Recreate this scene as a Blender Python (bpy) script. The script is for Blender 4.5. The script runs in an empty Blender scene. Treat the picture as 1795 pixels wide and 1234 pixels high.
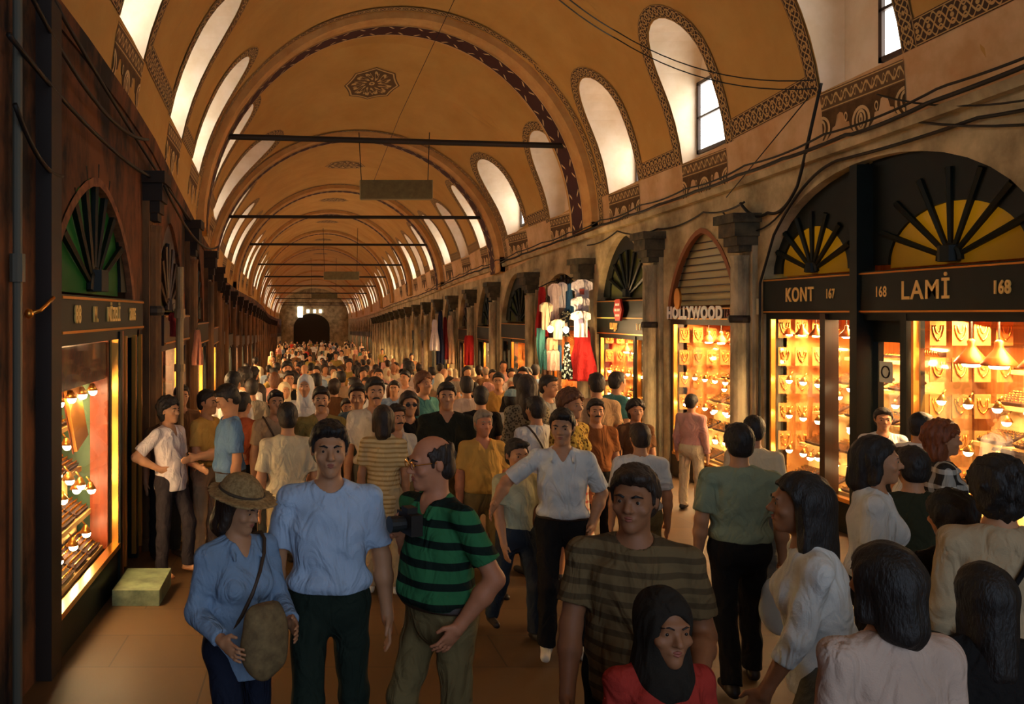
import bpy, math, random
import numpy as np
from mathutils import Vector, Matrix
random.seed(7)
QUICK = False
SC = bpy.context.scene
COL = SC.collection
PI = math.pi

def lin(c):
    return tuple(((v/255.0+0.055)/1.055)**2.4 if v/255.0 > 0.04045 else v/255.0/12.92 for v in c)

# ------------------------------------------------------------------ materials
def newmat(name):
    m = bpy.data.materials.new(name); m.use_nodes = True
    nt = m.node_tree
    for n in list(nt.nodes): nt.nodes.remove(n)
    out = nt.nodes.new('ShaderNodeOutputMaterial')
    return m, nt, out

def nd(nt, t, **kw):
    n = nt.nodes.new(t)
    for k, v in kw.items(): setattr(n, k, v)
    return n

def mth(nt, op, a, b=None, clamp=False):
    n = nt.nodes.new('ShaderNodeMath'); n.operation = op; n.use_clamp = clamp
    for i, v in enumerate((a, b)):
        if v is None: continue
        if isinstance(v, (int, float)): n.inputs[i].default_value = v
        else: nt.links.new(v, n.inputs[i])
    return n.outputs[0]

def mixc(nt, fac, c1, c2):
    n = nt.nodes.new('ShaderNodeMix'); n.data_type = 'RGBA'
    for s, v in ((n.inputs[0], fac), (n.inputs[6], c1), (n.inputs[7], c2)):
        if isinstance(v, (int, float)): s.default_value = v
        elif isinstance(v, tuple): s.default_value = (*v[:3], 1)
        else: nt.links.new(v, s)
    return n.outputs[2]

MC = {}
def mat(name, col, rough=0.65, metal=0.0, col2=None, nscale=6.0, bump=0.0, bscale=60.0, emit=0.0, spec=0.4, sharp=0.0, stretch=None):
    """principled surface with an optional two-tone noise and a fine bump"""
    key = (name, col, rough, metal, col2, nscale, bump, emit)
    if key in MC: return MC[key]
    m, nt, out = newmat(name)
    p = nd(nt, 'ShaderNodeBsdfPrincipled')
    p.inputs['Base Color'].default_value = (*col, 1)
    p.inputs['Roughness'].default_value = rough
    p.inputs['Metallic'].default_value = metal
    p.inputs['Specular IOR Level'].default_value = spec
    tc = nd(nt, 'ShaderNodeTexCoord')
    co = tc.outputs['Object']
    if stretch:
        mp = nd(nt, 'ShaderNodeMapping'); mp.inputs['Scale'].default_value = stretch
        nt.links.new(co, mp.inputs[0]); co = mp.outputs[0]
    if col2:
        n = nd(nt, 'ShaderNodeTexNoise'); n.inputs['Scale'].default_value = nscale
        n.inputs['Detail'].default_value = 6; n.inputs['Roughness'].default_value = 0.62
        nt.links.new(co, n.inputs['Vector'])
        f = n.outputs['Fac']
        lo, hi = 0.35+sharp, 0.65-sharp
        mr = nd(nt, 'ShaderNodeMapRange'); mr.inputs[1].default_value = lo; mr.inputs[2].default_value = hi
        nt.links.new(f, mr.inputs[0])
        nt.links.new(mixc(nt, mr.outputs[0], col, col2), p.inputs['Base Color'])
    if bump:
        n = nd(nt, 'ShaderNodeTexNoise'); n.inputs['Scale'].default_value = bscale; n.inputs['Detail'].default_value = 3
        nt.links.new(co, n.inputs['Vector'])
        b = nd(nt, 'ShaderNodeBump'); b.inputs['Strength'].default_value = bump; b.inputs['Distance'].default_value = 0.01
        nt.links.new(n.outputs['Fac'], b.inputs['Height']); nt.links.new(b.outputs[0], p.inputs['Normal'])
    if emit:
        p.inputs['Emission Color'].default_value = (*col, 1); p.inputs['Emission Strength'].default_value = emit
    nt.links.new(p.outputs[0], out.inputs[0])
    MC[key] = m
    return m

def glow(name, col, strength):
    m, nt, out = newmat(name)
    e = nd(nt, 'ShaderNodeEmission'); e.inputs[0].default_value = (*col, 1); e.inputs[1].default_value = strength
    nt.links.new(e.outputs[0], out.inputs[0])
    return m

def glassmat(name='shop_glass', fac=0.05, tint=(1, 1, 1)):
    m, nt, out = newmat(name)
    t = nd(nt, 'ShaderNodeBsdfTransparent'); t.inputs[0].default_value = (*tint, 1)
    g = nd(nt, 'ShaderNodeBsdfGlossy'); g.inputs['Roughness'].default_value = 0.03
    lw = nd(nt, 'ShaderNodeLayerWeight'); lw.inputs[0].default_value = 0.35
    mx = nd(nt, 'ShaderNodeMixShader')
    nt.links.new(mth(nt, 'MULTIPLY_ADD', lw.outputs['Fresnel'], 0.5), mx.inputs[0])
    mx.inputs[0].links[0].from_node.inputs[2].default_value = fac*0.5
    nt.links.new(t.outputs[0], mx.inputs[1]); nt.links.new(g.outputs[0], mx.inputs[2])
    nt.links.new(mx.outputs[0], out.inputs[0])
    return m

def banded(name, base, line, kind):
    """painted ornament, drawn in UV space: u runs along the band in metres, v across it 0..1"""
    m, nt, out = newmat(name)
    uv = nd(nt, 'ShaderNodeUVMap')
    s = nd(nt, 'ShaderNodeSeparateXYZ'); nt.links.new(uv.outputs[0], s.inputs[0])
    u, v = s.outputs[0], s.outputs[1]
    p = nd(nt, 'ShaderNodeBsdfPrincipled'); p.inputs['Roughness'].default_value = 0.8
    vc = mth(nt, 'SUBTRACT', v, 0.5)
    def near(a, b, w):
        return mth(nt, 'LESS_THAN', mth(nt, 'ABSOLUTE', mth(nt, 'SUBTRACT', a, b)), w)
    def orr(*a):
        r = a[0]
        for x in a[1:]: r = mth(nt, 'MAXIMUM', r, x)
        return r
    if kind == 'arabesque':
        ph = mth(nt, 'MULTIPLY', u, 2*PI/0.30)
        sn = mth(nt, 'SINE', ph)
        w1 = mth(nt, 'MULTIPLY', sn, 0.27)
        w2 = mth(nt, 'MULTIPLY', w1, -1.0)
        cs = mth(nt, 'MULTIPLY', mth(nt, 'COSINE', mth(nt, 'MULTIPLY', ph, 2.0)), 0.13)
        l1 = near(vc, w1, 0.055); l2 = near(vc, w2, 0.055)
        l3 = near(mth(nt, 'ABSOLUTE', vc), mth(nt, 'ADD', cs, 0.26), 0.035)
        e = near(mth(nt, 'ABSOLUTE', vc), 0.445, 0.02)
        # small rosettes where the strands part
        pu = mth(nt, 'SUBTRACT', mth(nt, 'MODULO', u, 0.15), 0.075)
        rr = mth(nt, 'ADD', mth(nt, 'POWER', mth(nt, 'MULTIPLY', pu, 30.0), 2.0), mth(nt, 'POWER', mth(nt, 'MULTIPLY', vc, 9.0), 2.0))
        ros = mth(nt, 'LESS_THAN', rr, 0.55)
        f = orr(l1, l2, l3, e, ros)
    elif kind == 'cross':
        mu = mth(nt, 'SUBTRACT', mth(nt, 'MODULO', u, 0.62), 0.31)
        au = mth(nt, 'ABSOLUTE', mu); av = mth(nt, 'ABSOLUTE', vc)
        dg = near(mth(nt, 'MULTIPLY', au, 1.9), mth(nt, 'SUBTRACT', av, 0.06), 0.045)
        f = mth(nt, 'MULTIPLY', dg, mth(nt, 'MULTIPLY', mth(nt, 'GREATER_THAN', av, 0.21), mth(nt, 'LESS_THAN', av, 0.40)))
        f = orr(f, near(av, 0.485, 0.02))
    else:  # 'leaves': a running scroll between two lines
        ph = mth(nt, 'MULTIPLY', u, 2*PI/0.17)
        l1 = near(vc, mth(nt, 'MULTIPLY', mth(nt, 'SINE', ph), 0.2), 0.07)
        l2 = near(vc, mth(nt, 'MULTIPLY', mth(nt, 'SINE', mth(nt, 'MULTIPLY', ph, 2.0)), 0.22), 0.04)
        f = orr(l1, l2, near(mth(nt, 'ABSOLUTE', vc), 0.42, 0.03))
    n = nd(nt, 'ShaderNodeTexNoise'); n.inputs['Scale'].default_value = 9
    base2 = tuple(c*0.6 for c in base)
    bcol = mixc(nt, n.outputs['Fac'], base, base2)
    nt.links.new(mixc(nt, f, bcol, line), p.inputs['Base Color'])
    nt.links.new(p.outputs[0], out.inputs[0])
    return m

# ------------------------------------------------------------------ object helpers
def link(name, data, parent=None):
    o = bpy.data.objects.new(name, data); COL.objects.link(o)
    if parent is not None: o.parent = parent
    return o

def tag(o, label=None, cat=None, group=None, kind=None):
    if label: o['label'] = label
    if cat: o['category'] = cat
    if group: o['group'] = group
    if kind: o['kind'] = kind
    return o

def empty(name, loc=(0, 0, 0), label=None, cat=None, group=None, kind=None, rz=0):
    o = link(name, None); o.location = loc; o.rotation_euler = (0, 0, rz); o.empty_display_size = 0.1
    return tag(o, label, cat, group, kind)

def copy_tree(o, parent=None):
    c = o.copy(); COL.objects.link(c)
    if parent is not None: c.parent = parent
    for ch in o.children: copy_tree(ch, c)
    return c

class MB:
    """collects vertices and faces of one mesh"""
    def __init__(s): s.v = []; s.f = []; s.uv = []; s.mi = []; s.cur = 0
    def add(s, vs, fs, uvs=None):
        b = len(s.v); s.v += [tuple(p) for p in vs]
        for i, f in enumerate(fs):
            s.f.append(tuple(b+k for k in f)); s.mi.append(s.cur)
            s.uv.append(uvs[i] if uvs else [(0, 0)]*len(f))
    def hexa(s, c):
        """c: 8 corners, bottom ring 0-3 then top ring 4-7"""
        s.add(c, [(3, 2, 1, 0), (4, 5, 6, 7), (0, 1, 5, 4), (1, 2, 6, 5), (2, 3, 7, 6), (3, 0, 4, 7)])
    def box(s, x0, x1, y0, y1, z0, z1):
        s.hexa([(x0, y0, z0), (x1, y0, z0), (x1, y1, z0), (x0, y1, z0), (x0, y0, z1), (x1, y0, z1), (x1, y1, z1), (x0, y1, z1)])
    def tube(s, pts, r, n=8, cap=True):
        pts = [Vector(p) for p in pts]
        rs = r if isinstance(r, (list, tuple)) else [r]*len(pts)
        rings = []; up = Vector((0, 0, 1))
        for i, p in enumerate(pts):
            t = (pts[min(i+1, len(pts)-1)]-pts[max(i-1, 0)])
            if t.length < 1e-9: t = Vector((0, 0, 1))
            t.normalize()
            a = t.cross(up)
            if a.length < 0.05: a = t.cross(Vector((0, 1, 0)))
            a.normalize(); b = a.cross(t)
            rings.append([p+(a*math.cos(2*PI*k/n)+b*math.sin(2*PI*k/n))*rs[i] for k in range(n)])
        vs = [q for rg in rings for q in rg]; fs = []
        for i in range(len(pts)-1):
            for k in range(n):
                fs.append((i*n+k, i*n+(k+1) % n, (i+1)*n+(k+1) % n, (i+1)*n+k))
        if cap:
            fs.append(tuple(range(n-1, -1, -1))); fs.append(tuple((len(pts)-1)*n+k for k in range(n)))
        s.add(vs, fs)
    def lathe(s, prof, c=(0, 0, 0), n=20, sy=1.0):
        """prof: (radius, z) pairs from bottom to top"""
        vs = []; fs = []
        for r, z in prof:
            for k in range(n):
                a = 2*PI*k/n; vs.append((c[0]+r*math.cos(a), c[1]+r*sy*math.sin(a), c[2]+z))
        for i in range(len(prof)-1):
            for k in range(n):
                fs.append((i*n+k, i*n+(k+1) % n, (i+1)*n+(k+1) % n, (i+1)*n+k))
        fs.append(tuple(range(n-1, -1, -1))); fs.append(tuple((len(prof)-1)*n+k for k in range(n)))
        s.add(vs, fs)
    def ball(s, c, r, n=10, m=7, sc=(1, 1, 1)):
        s2 = [(max(1e-4, math.sin(PI*i/m)), -math.cos(PI*i/m)) for i in range(m+1)]
        vs = []; fs = []
        for rr, z in s2:
            for k in range(n):
                a = 2*PI*k/n; vs.append((c[0]+r*sc[0]*rr*math.cos(a), c[1]+r*sc[1]*rr*math.sin(a), c[2]+r*sc[2]*z))
        for i in range(m):
            for k in range(n): fs.append((i*n+k, i*n+(k+1) % n, (i+1)*n+(k+1) % n, (i+1)*n+k))
        s.add(vs, fs)
    def build(s, name, m, parent=None, smooth=False):
        me = bpy.data.meshes.new(name)
        me.from_pydata(s.v, [], s.f)
        if any(q != (0, 0) for u in s.uv for q in u[:2]):
            ul = me.uv_layers.new(name='UVMap')
            flat = [c for u in s.uv for q in u for c in q]
            ul.data.foreach_set('uv', flat)
        ms = m if isinstance(m, (list, tuple)) else [m]
        for x in ms: me.materials.append(x)
        if len(ms) > 1: me.polygons.foreach_set('material_index', s.mi)
        if smooth: me.polygons.foreach_set('use_smooth', [True]*len(me.polygons))
        me.update()
        return link(name, me, parent)

def ray_hit(poly, c, a):
    """distance from c along angle a to a closed polygon that c sees all of"""
    dx, dy = math.cos(a), math.sin(a); best = None
    n = len(poly)
    for i in range(n):
        x1, y1 = poly[i][0]-c[0], poly[i][1]-c[1]; x2, y2 = poly[(i+1) % n][0]-c[0], poly[(i+1) % n][1]-c[1]
        ex, ey = x2-x1, y2-y1
        den = dx*ey-dy*ex
        if abs(den) < 1e-12: continue
        t = (x1*ey-y1*ex)/den; u = (x1*dy-y1*dx)/den
        if t > 1e-9 and -1e-6 <= u <= 1+1e-6 and (best is None or t < best): best = t
    return best if best is not None else 0.0

def rings(inner, outer, c, n=48, K=4, a0=None, a1=None):
    """rows of 2D points from the inner outline out to the outer one; corners of both are kept"""
    full = a0 is None
    A = [2*PI*i/n for i in range(n)] if full else [a0+(a1-a0)*i/n for i in range(n+1)]
    for poly in (inner, outer):
        for q in poly:
            a = math.atan2(q[1]-c[1], q[0]-c[0])
            if full: A.append(a % (2*PI))
            elif a0-1e-6 <= a <= a1+1e-6: A.append(a)
    A = sorted(A); B = []
    for a in A:
        if not B or a-B[-1] > 1e-4: B.append(a)
    rows = []
    hit = [(ray_hit(inner, c, a), ray_hit(outer, c, a)) for a in B]
    for k in range(K+1):
        f = k/K
        rows.append([(c[0]+math.cos(a)*(r0+(max(r1, r0)-r0)*f), c[1]+math.sin(a)*(r0+(max(r1, r0)-r0)*f)) for a, (r0, r1) in zip(B, hit)])
    return rows, full

# ------------------------------------------------------------------ the street: camera at the origin looking along +Y
F = 1500.0; PX0 = 540.0; PY0 = 550.0
def ipl(*pts):
    xs = [p[0] for p in pts]; ys = [p[1] for p in pts]
    return lambda d: float(np.interp(d, xs, ys))
floorZ = ipl((-8, -1.8), (0, -2.08), (30, -3.28), (60, -4.0), (130, -5.4))
cxf = ipl((-8, 2.0), (9, 2.0), (13, 1.94), (17.4, 1.77), (23.3, 1.28), (32.5, 1.15), (42, 1.07), (63, 1.0), (90, .9), (130, .8))
hwf = ipl((-8, 4), (42, 4), (52, 4.15), (63, 4.5), (76, 4.8), (130, 5))
sprf = ipl((-8, 2.6), (0, 2.3), (13, 1.9), (17.4, 1.71), (23.3, 1.1), (32.5, .92), (42, .9), (60, .5), (100, -.3), (130, -.5))
crnf = ipl((-8, 6.6), (0, 6.4), (13, 6.1), (16.7, 6.02), (18.2, 6.04), (20.4, 5.5), (22.7, 4.88), (24, 4.98), (28, 4.88), (32.5, 4.88), (42, 5.06), (52, 5.05), (63, 4.95), (76, 4.85), (100, 4.1), (130, 3.6))
silf = ipl((-8, 2.9), (6, 2.68), (9.4, 2.58), (13, 2.37), (15.8, 2.32), (20, 2.16), (28, 1.85), (34, 1.8), (60, 1.2), (100, .25), (130, 0))
corf = ipl((-8, 2.4), (0, 2.15), (8, 1.9), (12.75, 1.74), (16.7, 1.62), (23.3, 1.28), (28, 1.15), (38, .75), (60, .3), (100, -.6), (130, -.85))
topL = ipl((-8, 2.4), (0, 2.2), (7, 2.05), (9, 1.92), (11.6, 1.55), (14.2, 1.28), (20, 1.05), (30, .8), (40, .68), (60, .3), (100, -.6), (130, -.85))
XR = lambda d: cxf(d)+hwf(d)
XL = lambda d: cxf(d)-hwf(d)
def px(x, y, d):
    """the point at depth d seen at picture position x, y"""
    return ((x-PX0)*d/F, d, (PY0-y)*d/F)

def P(side, d, z, off):
    """point on a side wall: off grows out of the wall into the street"""
    return (XR(d)-off, d, z) if side > 0 else (XL(d)+0.3+off, d, z)
def wbox(mb, side, d0, d1, z0, z1, o0, o1):
    c = [P(side, d0, z0, o0), P(side, d1, z0, o0), P(side, d1, z0, o1), P(side, d0, z0, o1),
         P(side, d0, z1, o0), P(side, d1, z1, o0), P(side, d1, z1, o1), P(side, d0, z1, o1)]
    if side > 0: c = [c[3], c[2], c[1], c[0], c[7], c[6], c[5], c[4]]
    mb.hexa(c)

def vs_pt(side, d, t, inset=0.0):
    """vault surface at angle t above the spring line of one side"""
    h = hwf(d)-inset; r = crnf(d)-sprf(d)-inset
    return (cxf(d)+side*h*math.cos(t), d, sprf(d)+r*math.sin(t))
def arc_table(d):
    ts = np.linspace(0, PI/2, 200); h, r = hwf(d), crnf(d)-sprf(d)
    x, z = h*np.cos(ts), r*np.sin(ts)
    s = np.concatenate([[0], np.cumsum(np.hypot(np.diff(x), np.diff(z)))])
    return ts, s
# ------------------------------------------------------------------ colours
OCHRE = lin((208, 162, 88)); OCHRE2 = lin((194, 146, 72))
M_vault = mat('ochre_plaster', OCHRE, 0.85, col2=OCHRE2, nscale=0.8, bump=0.15, bscale=14)
M_rib = mat('cream_moulding', lin((214, 166, 100)), 0.8, col2=lin((196, 144, 80)), nscale=3)
M_reveal = mat('whitewashed_reveal', lin((242, 222, 196)), 0.8, col2=lin((230, 206, 172)), nscale=3)
M_band = mat('pale_plaster_frieze', lin((234, 196, 148)), 0.85, col2=lin((204, 158, 104)), nscale=1.5, bump=0.1, bscale=12)
M_arab = banded('painted_arabesque', lin((70, 44, 24)), lin((196, 158, 98)), 'arabesque')
M_cross = banded('painted_cross_band', lin((70, 24, 22)), lin((226, 196, 140)), 'cross')
M_leaf = banded('painted_scroll', lin((112, 82, 46)), lin((206, 170, 110)), 'leaves')
M_stencil = mat('brown_stencil_paint', lin((78, 54, 26)), 0.85, col2=lin((104, 74, 38)), nscale=8)
M_stlight = mat('cream_stencil_paint', lin((226, 190, 134)), 0.85)
M_stain = mat('stained_plaster', lin((222, 200, 152)), 0.85, col2=lin((122, 104, 70)), nscale=1.7, bump=0.35, bscale=9, sharp=-0.06)
M_darkwall = mat('dirty_plaster_painted_shade', lin((118, 70, 36)), 0.85, col2=lin((24, 15, 10)), nscale=1.9, bump=0.5, bscale=8, stretch=(1, 1, .6), sharp=.05)  # dirty brown plaster; its dark blotches paint the shading of the left wall
M_stone = mat('weathered_stone', lin((204, 186, 146)), 0.8, col2=lin((112, 102, 80)), nscale=3.5, bump=0.3, bscale=25, stretch=(1, 1, .35))
M_dkstone = mat('dark_capital_stone', lin((92, 84, 62)), 0.8, col2=lin((48, 44, 34)), nscale=5, bump=0.3, bscale=30)
M_iron = mat('black_iron', lin((34, 26, 20)), 0.6)
M_cable = mat('black_cable', lin((26, 22, 18)), 0.6)
M_green = mat('dark_green_paint', lin((16, 24, 18)), 0.5, col2=lin((10, 16, 12)), nscale=4, spec=.25)
M_brownw = mat('dark_walnut', lin((60, 36, 20)), 0.45, col2=lin((38, 22, 12)), nscale=5, stretch=(1, 1, .2))
M_redw = mat('red_mahogany', lin((150, 66, 30)), 0.4, col2=lin((110, 44, 20)), nscale=6, stretch=(1, 1, .2))
M_gold = mat('gold', lin((255, 190, 84)), 0.25, metal=1.0)
M_brass = mat('polished_brass', lin((226, 156, 70)), 0.28, metal=0.9)
M_goldpaint = mat('gold_leaf_lettering', lin((250, 200, 110)), 0.45)
M_white = mat('white_letter_paint', lin((252, 248, 236)), 0.5)
M_cream = mat('cream_velvet', lin((236, 192, 122)), 0.9, col2=lin((216, 166, 96)), nscale=4)
M_amber = mat('amber_back_cloth', lin((226, 152, 72)), 0.8, col2=lin((188, 112, 48)), nscale=2.5, stretch=(1, 6, .3))
M_ambglass = mat('amber_ribbed_glass', lin((214, 170, 40)), 0.3, col2=lin((170, 128, 26)), nscale=30)
M_grnglass = mat('green_glass', lin((70, 130, 70)), 0.3, col2=lin((40, 86, 46)), nscale=12)
M_velvet = mat('dark_velvet_tray', lin((52, 26, 20)), 0.9)
M_copper = mat('copper_shade', lin((176, 92, 40)), 0.35, metal=0.6)
M_glass = glassmat()
M_bulb = glow('lamp_filament_glow', (1.0, 0.72, 0.36), 80.0)
M_tube = glow('fluorescent_tube_glow', (0.9, 1.0, 0.85), 6.0)
M_day = glow('daylight_milk_glass', (1.0, 0.95, 0.86), 4.2)

# ------------------------------------------------------------------ vault with its windows
D0, D1 = -5.0, 124.0
wins = [5.7, 9.25, 12.8, 15.75, 18.9, 21.8, 24.9, 27.9, 31.0, 34.6, 37.4, 40.2, 43.7, 46.9, 50.1, 53.8, 57.3, 61.0]  # first window lies out of view, added for ambient light
ribs = [17.4, 23.35, 32.7, 41.95, 51.95, 63.2]
d = 65.2
while d < 122: wins.append(d); d += 3.3
d = 76.5
while d < 122: ribs.append(d); d += 12.0
bounds = [2.5]
for i in range(len(wins)-1):
    m = 0.5*(wins[i]+wins[i+1])
    bounds.append(m)
bounds.append(D1)
WW = 0.66
vm = MB()         # material 0 plaster, 1 whitewashed reveals, 2 pale frieze
om = MB()         # painted borders
st = MB()         # painted motifs below the windows
T1 = math.radians(64)
win_objs = []
nwin = 0
for side in (1, -1):
    # frieze between ledge and spring line; darker ochre on the left paints its shadow
    ds = [D0+(D1-D0)*i/160 for i in range(161)]
    for a, b in zip(ds[:-1], ds[1:]):
        vm.cur = 2 if side > 0 else 0
        X = XR if side > 0 else XL
        za, zb = (corf(a), corf(b)) if side > 0 else (topL(a)-.3, topL(b)-.3)
        vm.add([(X(a), a, za), (X(b), b, zb), (X(b), b, sprf(b)), (X(a), a, sprf(a))], [(0, 1, 2, 3)])
    # first plain stretch behind and above the camera
    vm.cur = 0
    for i in range(6):
        a, b = D0+(2.5-D0)*i/6, D0+(2.5-D0)*(i+1)/6
        for k in range(12):
            t0, t1 = T1*k/12, T1*(k+1)/12
            vm.add([vs_pt(side, a, t0), vs_pt(side, b, t0), vs_pt(side, b, t1), vs_pt(side, a, t1)], [(0, 1, 2, 3)])
    prev_edge = None
    for wi, dc in enumerate(wins):
        sF = (lambda dd: silf(dd)+(.38 if dd < 23.3 else 0)) if side < 0 else silf
        WH = 1.76 if dc > 23 else 2.0 if side < 0 else 2.0 if dc < 17 else 1.8
        b0, b1 = bounds[wi], bounds[wi+1]
        ts, ss = arc_table(dc)
        t_of_s = lambda s: float(np.interp(s, ss, ts))
        r = crnf(dc)-sprf(dc)
        s_of_z = lambda z: float(np.interp(math.asin(max(-1, min(1, (z-sprf(dc))/r))), ts, ss))
        zsil = sF(dc); s0 = s_of_z(zsil); s1 = s_of_z(zsil+WH-WW*1.15); sT = float(np.interp(T1, ts, ss))
        rad_s = max(0.3, s_of_z(zsil+WH)-s1)
        def outline(off, n=14):
            q = [(dc-WW-off, s0)] + [(dc-WW-off, s0+(s1-s0)*k/4) for k in range(1, 4)]
            q += [(dc-(WW+off)*math.cos(PI*k/n), s1+(rad_s+off)*math.sin(PI*k/n)) for k in range(n+1)]
            q += [(dc+WW+off, s0+(s1-s0)*k/4) for k in range(3, 0, -1)] + [(dc+WW+off, s0)]
            return q
        inn = outline(0)
        outer = [(b0, 0), (b1, 0), (b1, sT), (b0, sT)]
        far = dc > 45
        rows, _ = rings(inn, outer, (dc, 0.5*(s0+s1+rad_s)), n=20 if far else 40, K=3 if far else 5)
        pts = [[vs_pt(side, q[0], t_of_s(q[1])) for q in row] for row in rows]
        vm.cur = 0
        n = len(pts[0])
        for k in range(len(pts)-1):
            vs = pts[k]+pts[k+1]
            vm.add(vs, [(i, (i+1) % n, n+(i+1) % n, n+i) for i in range(n)])
        # deep reveal out to the pane
        xp = (XR(dc)+(.5 if wi % 3 == 0 and dc < 24 else .22)) if side > 0 else (XL(dc)-0.30)
        vm.cur = 1
        oi = [vs_pt(side, q[0], t_of_s(q[1])) for q in inn]
        oo = [(xp, p[1], p[2]) for p in oi]
        nn = len(oi)
        vm.add(oi+oo, [(i, (i+1) % nn, nn+(i+1) % nn, nn+i) for i in range(nn)])
        vm.cur = 0
        # glazing and sash
        if True:
            nwin += 1
            fr = MB(); z0 = oi[0][2]; z1 = max(p[2] for p in oi)
            vm.cur = 1; vm.add([(xp, p[1], p[2]) for p in oi], [tuple(range(nn))]); vm.cur = 0
            zp = z0+(z1-z0)*.60
            g = MB(); ga = sorted((xp-side*.002, xp-side*.02)); pe = dc+WW-.06 if side < 0 or wi % 3 != 1 else dc-.05 if wi % 3 == 1 else dc-.2
            g.box(ga[0], ga[1], dc-WW+.06, pe, z0+.14, zp)
            w = g.build('window_%d' % nwin, M_day); tag(w, kind='structure')
            if dc < 36:
                a, b = dc-WW, pe+.06
                xs = sorted((xp-side*0.015, xp-side*0.07))
                xs = sorted((xp-side*0.004, xp-side*0.06))
                fr.box(xs[0], xs[1], a+.02, a+0.075, z0+.1, zp+.03); fr.box(xs[0], xs[1], b-0.075, b-.02, z0+.1, zp+.03)
                fr.box(xs[0], xs[1], a+.02, b-.02, z0+0.1, z0+0.155); fr.box(xs[0], xs[1], a+.02, b-.02, zp-.02, zp+.035)
                fr.box(xs[0], xs[1], a+.02, b-.02, z0+.5*(zp-z0)+.05, z0+.5*(zp-z0)+.085)
                fr.build('sash', M_brownw, w)
        # ornament round the window head and along the sill
        def P3(q, ins=0.014): return vs_pt(side, q[0], t_of_s(max(0, q[1])), ins)
        if dc < 60:
            A, B = outline(0.02), outline(0.235)
            u = 0
            for k in range(len(A)-1):
                du = math.dist(B[k], B[k+1])
                om.add([P3(A[k]), P3(A[k+1]), P3(B[k+1]), P3(B[k])], [(0, 1, 2, 3)], [[(u, 1), (u+du, 1), (u+du, 0.0001), (u, 0.0001)]])
                u += du
            for e0, e1 in ((b0, dc-WW-0.235), (dc+WW+0.235, b1)):
                for rb in ribs:       # the border stops short of a rib
                    if e0 < rb+0.75 and e0 > rb-0.75: e0 = rb+0.75
                    if e1 > rb-0.6 and e1 < rb+0.75: e1 = rb-0.6
                if e1 <= e0: continue
                def PZ(dd, ds_):
                    rr_ = crnf(dd)-sprf(dd); t_ = math.asin(min(1, max(0, (sF(dd)-sprf(dd))/rr_)))
                    return vs_pt(side, dd, t_+ds_/(.5*(hwf(dd)+rr_)), .014)
                om.add([PZ(e0, 0), PZ(e1, 0), PZ(e1, .27), PZ(e0, .27)], [(0, 1, 2, 3)], [[(e0, 0.0001), (e1, 0.0001), (e1, 1), (e0, 1)]])
        # plaster between spring line and sill: pale right, ochre left as painted shadow
        vm.cur = 2 if side > 0 else 0
        for k in range(6):
            e0, e1 = b0+(b1-b0)*k/6, b0+(b1-b0)*(k+1)/6
            def PF(dd, f):
                t_ = math.asin(min(1, max(0, (sF(dd)-sprf(dd))/(crnf(dd)-sprf(dd)))))
                return vs_pt(side, dd, t_*f, .007)
            for j in range(4): vm.add([PF(e0, j/4), PF(e1, j/4), PF(e1, (j+1)/4), PF(e0, (j+1)/4)], [(0, 1, 2, 3)])
        vm.cur = 0
        # hanging motif painted under each window
        if dc < 50:
            def S3(du, z, ins):
                dd = dc+du
                if z <= sprf(dd): return ((XR(dd)-ins) if side > 0 else (XL(dd)+ins), dd, z)
                return vs_pt(side, dd, math.asin(min(1, (z-sprf(dd))/(crnf(dd)-sprf(dd)))), ins)
            zt = zsil-0.03
            for k in range(6):
                u0, u1 = -0.68+1.36*k/6, -0.68+1.36*(k+1)/6
                st.cur = 2
                st.add([S3(u0, zt-0.22, .013), S3(u1, zt-0.22, .013), S3(u1, zt, .013), S3(u0, zt, .013)], [(0, 1, 2, 3)], [[(u0+1, .0001), (u1+1, .0001), (u1+1, 1), (u0+1, 1)]])
            prof = [(0, .80), (.05, .70), (.14, .66), (.19, .60), (.21, .48), (.27, .48), (.29, .40), (.31, .32), (.36, .29), (.41, .32), (.43, .40), (.45, .48), (.50, .50), (.53, .60), (.60, .66), (.68, .66)]
            full = [(-a, b) for a, b in reversed(prof[1:])]+prof
            st.cur = 0
            sk = 0.72
            for (a, h0), (b, h1) in zip(full[:-1], full[1:]):
                st.add([S3(a, zt-.22-(h0-.2)*sk, .012), S3(b, zt-.22-(h1-.2)*sk, .012), S3(b, zt-.22, .012), S3(a, zt-.22, .012)], [(0, 1, 2, 3)])
            if dc < 30:
                st.cur = 1
                def ogee(uc, zc, w, h, th, half=0):
                    q = []
                    for k in range(25):
                        a = -PI/2+2*PI*k/24
                        rr = 1+0.22*math.cos(2*a)*0+0.25*max(0, -math.sin(a))**6
                        q.append((w*math.cos(a)*(1 if abs(math.cos(a)) > .01 else 0), h*math.sin(a)*rr))
                    for (x0, y0), (x1, y1) in zip(q[:-1], q[1:]):
                        if half and (x0*half < -1e-6 or x1*half < -1e-6): continue
                        i0, i1 = 1-th/w, 1-th/w
                        st.add([S3(uc+x0, zc+y0, .02), S3(uc+x1, zc+y1, .02), S3(uc+x1*i1, zc+y1*i1, .02), S3(uc+x0*i0, zc+y0*i0, .02)], [(0, 1, 2, 3)])
                zc = zt-.22-.24
                ogee(0, zc, .15, .16, .035); ogee(0, zc+.01, .08, .11, .025); ogee(0, zc+.01, .03, .07, .02)
                for hs in (1, -1):
                    ogee(hs*.68, zc+.04, .15, .15, .035, -hs); ogee(hs*.68, zc+.05, .07, .10, .025, -hs)
                    ogee(hs*.25, zc+.1, .03, .05, .012)
            st.cur = 0
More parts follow.
